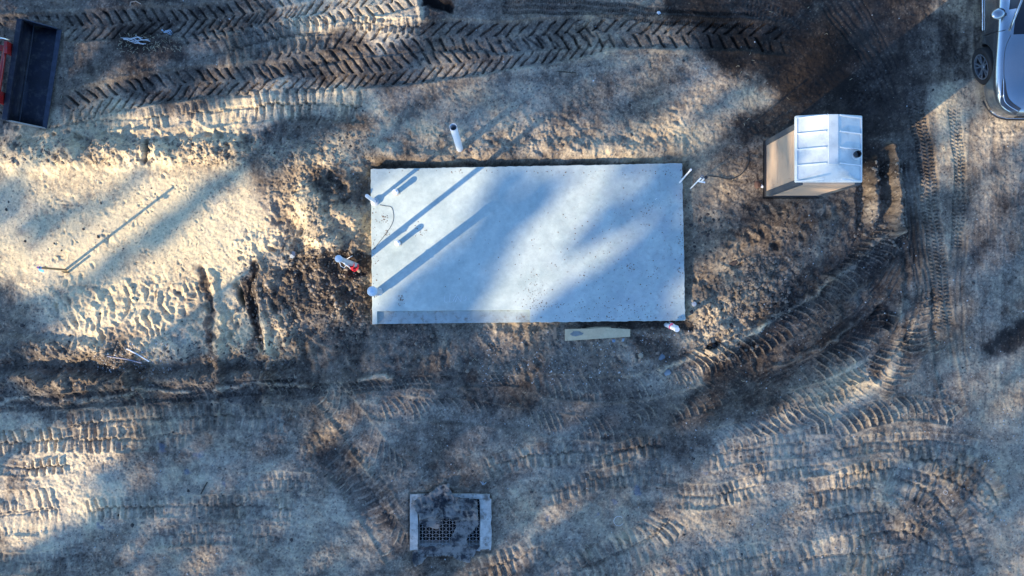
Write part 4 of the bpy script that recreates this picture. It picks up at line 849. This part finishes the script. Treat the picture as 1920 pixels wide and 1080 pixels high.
for yy in (.97, 3.75):
    for sx_ in (-1, 1):
        st = R(14) if yy < 2 else 0
        M = Matrix.Translation((sx_*.83, yy, .34)) @ Matrix.Rotation(st, 4, 'Z') @ Matrix.Rotation(R(90)*sx_, 4, 'Y')
        wh = bpy.data.objects.new('wheel', None); SC.collection.objects.link(wh); wh.parent = C; wh.empty_display_size = .05; wh.matrix_local = M
        bm = bmesh.new(); lathe(bm, [(.235, -.11), (.31, -.112), (.337, -.09), (.343, 0), (.337, .09), (.31, .112), (.25, .108), (.238, .10), (.235, -.11)], 56); mk('tyre', bm, RUBBER, wh, smooth=True, auto=40)
        bm = bmesh.new(); lathe(bm, [(.236, -.1), (.236, .096), (.222, .10), (.214, .06), (.19, .03), (0, .02)], 48); mk('rim_barrel', bm, mat('dark_rim', (.03, .03, .035), .4, .6), wh, smooth=True, auto=40)
        bm = bmesh.new(); lathe(bm, [(.238, .088), (.232, .108), (.214, .104), (.212, .07)], 48)
        for k in range(5):
            a = k*2*math.pi/5+.3
            for da in (-.13, .13):
                p1 = Vector((math.cos(a+da*.6)*.05, math.sin(a+da*.6)*.05, .075)); p2 = Vector((math.cos(a+da*1.7)*.222, math.sin(a+da*1.7)*.222, .095)); d = p2-p1
                Mx = Matrix.Translation((p1+p2)/2) @ d.to_track_quat('X', 'Z').to_matrix().to_4x4(); bmesh.ops.create_cube(bm, size=1, matrix=Mx @ Matrix.Diagonal((d.length, .026, .022, 1)))
        lathe(bm, [(0, .09), (.045, .088), (.06, .075), (.06, .04)], 20); mk('spokes', bm, mat('alloy', (.20, .23, .27), .3, .5), wh, smooth=True, auto=30)
def on_body(pts, r, m, nm, squash=1, n=6):
    bm = bmesh.new(); tube(bm, pts, r, n, squash=squash); return mk(nm, bm, m, C, smooth=True)
def surf(x, y, dz=0):                        # height of body top near x,y
    P = section(y); xs_ = [p_[0] for p_ in P[4:]][::-1]; zs_ = [p_[1] for p_ in P[4:]][::-1]; return float(np.interp(abs(x), xs_, zs_))+dz
for s in (-1, 1):
    on_body([(s*x, y, surf(x, y, -.001)) for x, y in catmull([(.66, .24), (.70, .4), (.76, .7), (.78, 1.0), (.76, 1.2), (.70, 1.37)], 6)], .0045, TRIM, 'bonnet_gap')
    bm = bmesh.new()                          # headlight: curved wedge lying on the front corner
    inn = catmull([(.40, .10), (.58, .22), (.68, .36), (.75, .62)], 5); out = catmull([(.44, .02), (.66, .13), (.76, .27), (.78, .62)], 5); vs = []
    for (ix, iy), (ox, oy) in zip(inn, out):
        vs.append([bm.verts.new((s*(ix*(1-t)+ox*t), iy*(1-t)+oy*t, surf(ix*(1-t)+ox*t, iy*(1-t)+oy*t)+.006)) for t in (0, .33, .66, 1)])
    for a, b in zip(vs, vs[1:]):
        for t in range(3): bm.faces.new((a[t], a[t+1], b[t+1], b[t]))
    hl = mk('headlight', bm, LENS, C, smooth=True)
    bm = bmesh.new(); tube(bm, [(s*x, y, surf(x, y)+.010) for x, y in inn], .008, 6); mk('light_surround', bm, TRIM, hl, smooth=True)
    bm = bmesh.new(); tube(bm, [(s*(x*.5+u*.5), y*.5+w_*.5, surf(x*.5+u*.5, y*.5+w_*.5)+.010) for (x, y), (u, w_) in zip(inn, out)], .012, 6); mk('lamp_bar', bm, CHROMET, hl, smooth=True)
    # mirror
    bm = bmesh.new(); bmesh.ops.create_uvsphere(bm, u_segments=20, v_segments=12, radius=1, matrix=Matrix.Translation((s*.985, 1.72, 1.06)) @ Matrix.Rotation(s*-.35, 4, 'Z') @ Matrix.Diagonal((.135, .10, .08, 1))); mi = mk('mirror', bm, SILVER, C, smooth=True)
    bm = bmesh.new(); bmesh.ops.create_uvsphere(bm, u_segments=20, v_segments=12, radius=1, matrix=Matrix.Translation((s*.99, 1.72, 1.035)) @ Matrix.Rotation(s*-.35, 4, 'Z') @ Matrix.Diagonal((.128, .09, .05, 1))); mk('mirror_base', bm, TRIM, mi, smooth=True)
    bm = bmesh.new(); box(bm, (s*.87, 1.73, 1.01), (.12, .04, .03)); mk('mirror_arm', bm, TRIM, mi, bevel=.008)
    on_body([(s*x, y, z) for x, y, z in [(.926, 1.50, .40), (.93, 1.48, .62), (.918, 1.46, .82), (.86, 1.45, .955), (.80, 1.46, .975)]], .004, TRIM, 'door_gap')
    on_body([(s*.935, y, .40) for y in (1.6, 2.4, 3.3)], .012, CHROMET, 'sill_trim')
    on_body([(s*x, y, z) for x, y, z in [(.74, 1.44, .985), (.67, 1.8, 1.16), (.60, 2.2, 1.36), (.58, 2.6, 1.44)]], .022, SILVER, 'pillar', n=8)
bm = bmesh.new(); M = Matrix.Translation((0, -.0, .46)); box(bm, (0, .01, .48), (.74, .05, .14)); mk('grille', bm, TRIM, C, bevel=.02)
on_body([(x, .005+abs(x)**2*.15, .57) for x in [-.42+i*.084 for i in range(11)]], .012, CHROMET, 'grille_bar', n=8)
on_body([(x, lerp_tab(abs(x), [(0, -.01), (.45, .0), (.62, .05), (.76, .16), (.85, .34)]), .245) for x in [-.85+i*.085 for i in range(21)]], .018, TRIM, 'front_lip', n=8)
on_body([(x, lerp_tab(abs(x), [(0, .0), (.45, .01), (.62, .055), (.74, .15)]), .30) for x in [-.74+i*.074 for i in range(21)]], .008, CHROMET, 'lip_trim', n=8)
C.rotation_euler = (0, 0, 0)

# ------------------------------------------------------------------ stones and clods (uncountable)
def scatter(name, label, m, n, rect, smin, smax, seed, flat=.6):
    q = random.Random(seed); g_ = np.random.default_rng(seed); b0 = bmesh.new(); bmesh.ops.create_icosphere(b0, subdivisions=1, radius=1)
    bv = np.array([v.co[:] for v in b0.verts]); bf = np.array([[v.index for v in f.verts] for f in b0.faces]); b0.free(); VV = []
    while len(VV) < n:
        r = q.choice(rect); x, y = q.uniform(r[0], r[2]), q.uniform(r[1], r[3])
        if 690 < x < 1290 and 300 < y < 612 or 765 < x < 925 and 920 < y < 1040: n -= 1; continue
        s_ = smin*(smax/smin)**(q.random()**2.2); p = gp(x, y, s_*.15)
        a = q.random()*6; ca, sa = math.cos(a), math.sin(a); v = bv*np.array([s_*q.uniform(.7, 1.4), s_, s_*flat])+g_.uniform(-1, 1, bv.shape)*s_*.26
        VV.append(np.stack([v[:, 0]*ca-v[:, 1]*sa, v[:, 0]*sa+v[:, 1]*ca, v[:, 2]], 1)+np.array(p[:]))
    V_ = np.concatenate(VV).astype(np.float32); F_ = (bf[None]+np.arange(len(VV))[:, None, None]*len(bv)).reshape(-1).astype(np.int32); nf = len(F_)//3
    me = bpy.data.meshes.new(name); me.vertices.add(len(V_)); me.vertices.foreach_set('co', V_.reshape(-1)); me.loops.add(nf*3); me.loops.foreach_set('vertex_index', F_)
    me.polygons.add(nf); me.polygons.foreach_set('loop_start', np.arange(0, nf*3, 3, dtype=np.int32)); me.polygons.foreach_set('loop_total', np.full(nf, 3, np.int32)); me.update(calc_edges=True); me.materials.append(m)
    o = bpy.data.objects.new(name, me); SC.collection.objects.link(o); return tag(o, label, 'stones', kind='stuff')
scatter('soil_clods', 'loose brown soil clods strewn over the churned ground', mat('clod', (.22, .18, .14), .95, var=.5, scale=2), 5200, [(530, 330, 690, 640), (540, 460, 690, 620), (1380, 480, 1480, 600), (1300, 560, 1420, 680), (500, 250, 700, 320), (0, 640, 560, 730), (1600, 300, 1700, 480), (700, 610, 1300, 700), (440, 480, 560, 700), (0, 260, 560, 310)], .006, .045, 5)
scatter('dark_clods', 'dark moist clods strewn over the churned ground', mat('dark_clod', (.06, .05, .045), .95, var=.5, scale=2), 2400, [(530, 460, 690, 640), (0, 640, 560, 760), (1290, 380, 1640, 620), (0, 0, 1920, 1080)], .006, .04, 6)
scatter('pale_gravel', 'small pale stones strewn over the ground', mat('gravel', (.46, .46, .45), .8, var=.35, scale=1.5), 3200, [(900, 620, 1300, 720), (180, 640, 320, 700), (0, 780, 1920, 1080), (1250, 400, 1920, 1080), (1400, 760, 1920, 1080), (0, 0, 1920, 1080)], .004, .017, 8)

def fibres(name, label, m, n, rect, seed):
    q = random.Random(seed); VV = []; FF = []
    for _ in range(n):
        r = q.choice(rect); x, y = q.uniform(r[0], r[2]), q.uniform(r[1], r[3])
        if 688 < x < 1292 and 300 < y < 612 or 765 < x < 925 and 920 < y < 1040 or 1425 < x < 1550 and 260 < y < 375: continue
        a = q.random()*6.28; l = q.uniform(1.2, 4.5); bnd = q.uniform(-.6, .6); p0 = gp(x, y, .008); p1 = gp(x+l*math.cos(a), y+l*math.sin(a), .016); p2 = gp(x+l*1.8*math.cos(a+bnd), y+l*1.8*math.sin(a+bnd), .008)
        w_ = q.uniform(.002, .005); nx, ny = -math.sin(a)*w_, -math.cos(a)*w_; k = len(VV)
        for p in (p0, p1, p2): VV += [(p.x+nx, p.y+ny, p.z), (p.x-nx, p.y-ny, p.z), (p.x, p.y, p.z+w_*1.5)]
        for j in (0, 3):
            for u, v in ((0, 1), (1, 2), (2, 0)): FF.append((k+j+u, k+j+v, k+j+3+v, k+j+3+u))
    me = bpy.data.meshes.new(name); me.from_pydata(VV, [], FF); me.materials.append(m); o = bpy.data.objects.new(name, me); SC.collection.objects.link(o); return tag(o, label, 'litter', kind='stuff')
fibres('straw_litter', 'fine pale straw and root fibres scattered over the dirt', mat('dry_straw', (.40, .35, .25), .8, var=.4, scale=2), 700, [(0, 620, 1400, 760), (0, 0, 1920, 1080), (0, 0, 1920, 1080), (1100, 880, 1920, 1080), (960, 100, 1420, 300), (220, 60, 340, 100)], 21)
fibres('root_litter', 'dark root bits scattered over the dirt', mat('dark_roots', (.04, .03, .025), .9), 1100, [(0, 0, 1920, 1080), (500, 300, 690, 660), (1300, 380, 1640, 620), (0, 260, 560, 310), (0, 640, 560, 740)], 22)
PB = (-4.8-12*DX, .43-12*DY); bm = bmesh.new(); tube(bm, [(0, 0, -.3), (.02, 0, 2.5), (0, 0, 12*TE)], .07, 12, rads=[.085, .075, .065])  # unseen pole added to cast the thin shadow line over the furrows
o = mk('wooden_pole', bm, WOODD, smooth=True); o.location = (PB[0], PB[1], 0); tag(o, 'slim bare unseen wooden pole beyond the lower left corner of the photo', 'pole')
# ------------------------------------------------------------------ pines beyond the lower left, which cast the dappled shade
LIT = [(1240, 1040, 1600, 760, 60, 90, .55), (1480, 1010, 1760, 800, 60, 100, .42), (1760, 700, 1960, 560, 60, 90, .3), (1740, 420, 1900, 300, 50, 90, .42), (1000, 1000, 1180, 860, 50, 90, .3), (1120, 180, 1300, 90, 40, 80, .38), (900, 230, 1060, 130, 40, 80, .3), (700, 200, 860, 110, 40, 60, .4), (60, 1040, 260, 930, 30, 70, .35), (1300, 520, 1420, 420, 50, 60, .5), (235, 238, 470, 205, 24, 30, .9), (380, 215, 470, 190, 18, 20, .9), (500, 170, 740, 10, 46, 40, .75), (600, 30, 790, 0, 34, 20, .95), (500, 185, 650, 150, 26, 26, .9), (860, 50, 930, 30, 20, 20, .3),
  (30, 300, 440, 280, 40, 30, .95), (40, 480, 330, 300, 110, 60, .97), (0, 250, 60, 340, 20, 30, .4), (150, 620, 560, 380, 110, 50, 1.0), (120, 640, 300, 560, 60, 40, .9), (440, 340, 560, 300, 50, 50, .6), (520, 300, 700, 280, 40, 50, .6), (560, 480, 700, 420, 70, 40, 1.0), (560, 600, 700, 520, 60, 50, .8),
  (500, 640, 640, 600, 36, 40, .6), (700, 290, 960, 250, 34, 40, .5), (980, 290, 1280, 240, 34, 40, .95), (1020, 270, 1100, 225, 20, 20, .9), (1290, 190, 1400, 130, 28, 40, .75), (1280, 240, 1420, 200, 36, 50, .4),
  (700, 480, 900, 320, 60, 40, 1.0), (690, 530, 800, 450, 46, 30, 1.0), (700, 380, 860, 300, 50, 30, 1.0), (860, 420, 960, 340, 34, 50, .65), (880, 400, 1000, 330, 40, 50, .4), (700, 600, 780, 585, 20, 40, .45),
  (930, 580, 1130, 330, 46, 56, 1.0), (960, 540, 1060, 430, 56, 56, 1.0), (1050, 500, 1180, 410, 34, 44, .95), (1130, 330, 1230, 300, 26, 40, .75), (1000, 600, 940, 620, 20, 30, .5),
  (1290, 460, 1430, 300, 44, 60, .45), (1420, 500, 1600, 390, 60, 50, .62), (1400, 380, 1470, 260, 50, 50, .55), (1300, 650, 1400, 560, 44, 30, .75), (1440, 640, 1660, 470, 40, 50, .28), (740, 760, 980, 760, 30, 50, .28), (1380, 700, 1480, 650, 20, 30, .25), (1580, 250, 1960, -20, 70, 20, .36), (1240, 700, 1370, 650, 16, 20, .7), (1500, 540, 1560, 480, 26, 40, .4),
  (1620, 400, 1700, 290, 44, 40, .8), (1680, 260, 1760, 200, 40, 20, .85), (1740, 290, 1960, 180, 46, 40, .9), (1820, 260, 1960, 240, 44, 40, .9), (1860, 230, 1980, 120, 20, 30, .6), (1720, 360, 1860, 260, 30, 50, .4),
  (1450, 800, 1560, 745, 22, 30, .9), (1560, 760, 1700, 640, 20, 28, .9), (1340, 860, 1540, 790, 28, 40, .6), (1190, 1030, 1440, 850, 44, 50, .75), (1180, 1090, 1240, 1010, 40, 40, .8), (1440, 1040, 1700, 960, 44, 50, .6), (1560, 980, 1700, 900, 30, 40, .45), (1680, 790, 1760, 730, 24, 40, .5), (1780, 790, 1960, 700, 34, 50, .4), (1540, 860, 1840, 820, 24, 40, .25), (1440, 730, 1560, 690, 16, 30, .3),
  (-20, 870, 200, 825, 52, 40, .95), (-20, 980, 110, 920, 70, 40, .95), (60, 800, 280, 770, 18, 30, .5), (640, 780, 760, 690, 24, 36, .6), (560, 800, 700, 740, 22, 30, .3), (820, 700, 980, 690, 18, 40, .3), (900, 1080, 1000, 1040, 30, 30, .55), (760, 720, 820, 680, 16, 20, .4), (1280, 640, 1330, 640, 20, 20, .6), (0, 720, 160, 740, 14, 20, .3), (300, 720, 480, 690, 12, 20, .5), (380, 760, 400, 500, 14, 10, .8)]
SHD = [(2080, -100, 2400, 120, 130, 40, .95), (1960, -60, 2100, -200, 60, 40, .9), (70, 612, 230, 480, 19, 22, .93), (230, 480, 420, 325, 18, 26, .93), (420, 325, 560, 240, 22, 30, .8), (40, 470, 130, 410, 20, 36, .4), (130, 410, 240, 330, 18, 34, .4), (200, 410, 280, 350, 14, 30, .3), (0, 560, 90, 540, 30, 40, .6), (0, 340, 70, 400, 40, 50, .6), (150, 600, 90, 680, 30, 40, .3),
  (1440, 462, 1560, 372, 8, 8, .8), (1500, 360, 1545, 410, 7, 8, .7),
  (800, 595, 1000, 380, 26, 46, .55), (790, 600, 900, 490, 20, 34, .5), (950, 350, 1020, 300, 18, 30, .4), (1110, 445, 1250, 345, 10, 26, .75), (1180, 520, 1290, 430, 34, 30, .9), (860, 250, 960, 215, 20, 30, .4), (1300, 1090, 1430, 990, 22, 30, .85), (780, 590, 940, 440, 30, 40, .85), (716, 610, 800, 545, 16, 34, .45), (770, 568, 900, 466, 17, 28, .75), (860, 500, 980, 392, 20, 30, .85), (850, 462, 1000, 345, 14, 24, .75), (930, 445, 1010, 370, 12, 40, .45), (900, 360, 980, 310, 16, 30, .4), (1420, 900, 1560, 840, 20, 40, .5), (1620, 480, 1800, 420, 30, 40, .7)]
# coarse drawn raster of wanted direct sun; crown leaves are placed to match
mxs = np.arange(-1400, 3400, 8.); mys = np.arange(-1300, 2400, 8.); MX, MY = np.meshgrid(mxs, mys)
aa = ((MX-960)*DX+(540-MY)*DY)/100; bb = (-(MX-960)*DY+(540-MY)*DX)/100
MW = np.zeros(MX.shape)
wob = 14*vn(bb, aa*.35, .5, 701); wx, wy = MX-wob*DY, MY-wob*DX
for x0, y0, x1, y1, r, sf, v in LIT:
    m = 1-sst(r-sf*.5, r+sf*.5, capd(wx, wy, x0, y0, x1, y1)); MW = np.maximum(MW, v*m)
off = (MX < -30) | (MX > 1950) | (MY < -30) | (MY > 1110)
MW = np.where(off, np.clip(.35+1.6*vn(bb, aa*.3, 1.1, 705), 0, 1), MW)
for x0, y0, x1, y1, r, sf, v in SHD:
    m = 1-sst(r-sf*.5, r+sf*.5, capd(wx, wy, x0, y0, x1, y1)); MW = MW*(1-v*m)
MW = np.maximum(MW, np.where((MX > 690) & (MX < 1290) & (MY > 300) & (MY < 610), .02+.05*sst(900, 1250, MX), .17+.10*sst(1250, 1450, MX)+.08*sst(650, 750, MX)*(MY < 310)))
BARK = mat('pine_bark', (.12, .085, .06), .95, var=.4, scale=6, bump=.02, bscale=12)
NEED = mat('pine_needles', (.045, .075, .03), .8, var=.4, scale=3)
trees = [(9.4, 40), (7.3, 36), (4.95, 38), (3.2, 43), (.95, 37), (-1.7, 40), (-3.6, 36), (-5.3, 41), (-7.2, 37), (-9.2, 42)]
q = np.random.default_rng(77); NL = 30000
Bs = q.uniform(-11.5, 11.5, NL); As = q.uniform(-13.5, 13.5, NL)
pxs = 960+100*(As*DX-Bs*DY); pys = 540-100*(As*DY+Bs*DX)
ii = np.clip(((pxs-mxs[0])/8).astype(int), 0, len(mxs)-1); jj = np.clip(((pys-mys[0])/8).astype(int), 0, len(mys)-1)
shade = 1-MW[jj, ii]
keep = q.random(NL) < np.where(shade > .9, 1, -np.log(np.clip(1-shade, .02, 1))/3.2)
tb = np.array([t[0] for t in trees]); own = np.argmin(np.abs(Bs[:, None]-tb[None, :]), 1)
places = ['beyond the top left of the site', 'second from the far left end of the row', 'whose trunk shades the left sand', 'behind the front row of pines', 'whose trunk shades the left half of the slab',
  'shading the lower right part of the slab', 'shading the ground under the slab', 'standing back beyond the bottom edge', 'shading the lower right ground', 'last at the far right end of the row']
for ti, (b_t, D) in enumerate(trees):
    a_t = -D; bx, by = a_t*DX-b_t*DY, a_t*DY+b_t*DX
    t = thing('pine_tree', 'tall pine beyond the lower left, '+places[ti], 'tree', (bx, by, 0), 0, 'pines beyond the lower left of the photo')
    top = (D+10.5)*TE; rr = random.Random(ti)
    bm = bmesh.new(); rb_ = .16 if ti not in (2, 4) else .18
    tube(bm, [(0+rr.uniform(-.03, .03), rr.uniform(-.03, .03), -.3+(top+.3)*k/10) for k in range(11)], .2, 12, rads=[rb_*(1-.075*k) for k in range(11)]); mk('trunk', bm, BARK, t, smooth=True)
    sel = np.where(keep & (own == ti))[0]; m = len(sel)
    jit = q.normal(0, .9, m); zl = (As[sel]-a_t-jit)*TE; hx = jit*DX-(Bs[sel]-b_t)*DY; hy = jit*DY+(Bs[sel]-b_t)*DX
    ok = zl > 2; zl, hx, hy = zl[ok], hx[ok], hy[ok]; m = len(zl)
    cen = np.stack([hx, hy, zl], 1); sz = q.uniform(.11, .21, m)
    nv = np.array([-DX*math.cos(EL), -DY*math.cos(EL), math.sin(EL)])[None, :]+q.normal(0, .55, (m, 3)); nv /= np.linalg.norm(nv, axis=1)[:, None]
    u = np.cross(nv, q.normal(0, 1, (m, 3))); u /= np.linalg.norm(u, axis=1)[:, None]; v = np.cross(nv, u)
    K = 7; ang = np.arange(K)/K*2*math.pi; rad = sz[:, None]*q.uniform(.55, 1.25, (m, K))
    V3 = cen[:, None, :]+(np.cos(ang)[None, :]*rad)[..., None]*u[:, None, :]+(np.sin(ang)[None, :]*rad)[..., None]*v[:, None, :]
    me = bpy.data.meshes.new('crown'); me.vertices.add(m*K); me.vertices.foreach_set('co', V3.astype(np.float32).reshape(-1)); me.loops.add(m*K); me.loops.foreach_set('vertex_index', np.arange(m*K, dtype=np.int32))
    me.polygons.add(m); me.polygons.foreach_set('loop_start', np.arange(0, m*K, K, dtype=np.int32)); me.polygons.foreach_set('loop_total', np.full(m, K, np.int32)); me.update(calc_edges=True); me.materials.append(NEED)
    o = bpy.data.objects.new('crown', me); SC.collection.objects.link(o); o.parent = t
    for k in range(min(14, m)):
        c_ = cen[rr.randrange(m)]; l_ = math.hypot(c_[0], c_[1]); z0_ = max(c_[2]-l_*.5, 1)
        bm = bmesh.new(); tube(bm, [(0, 0, z0_), (c_[0]*.5, c_[1]*.5, z0_+.3*(c_[2]-z0_)), tuple(c_)], .03, 5, rads=[.045, .03, .012]); mk('limb', bm, BARK, t)
print('terrain', NX, NY, 'leaves', int(keep.sum()))
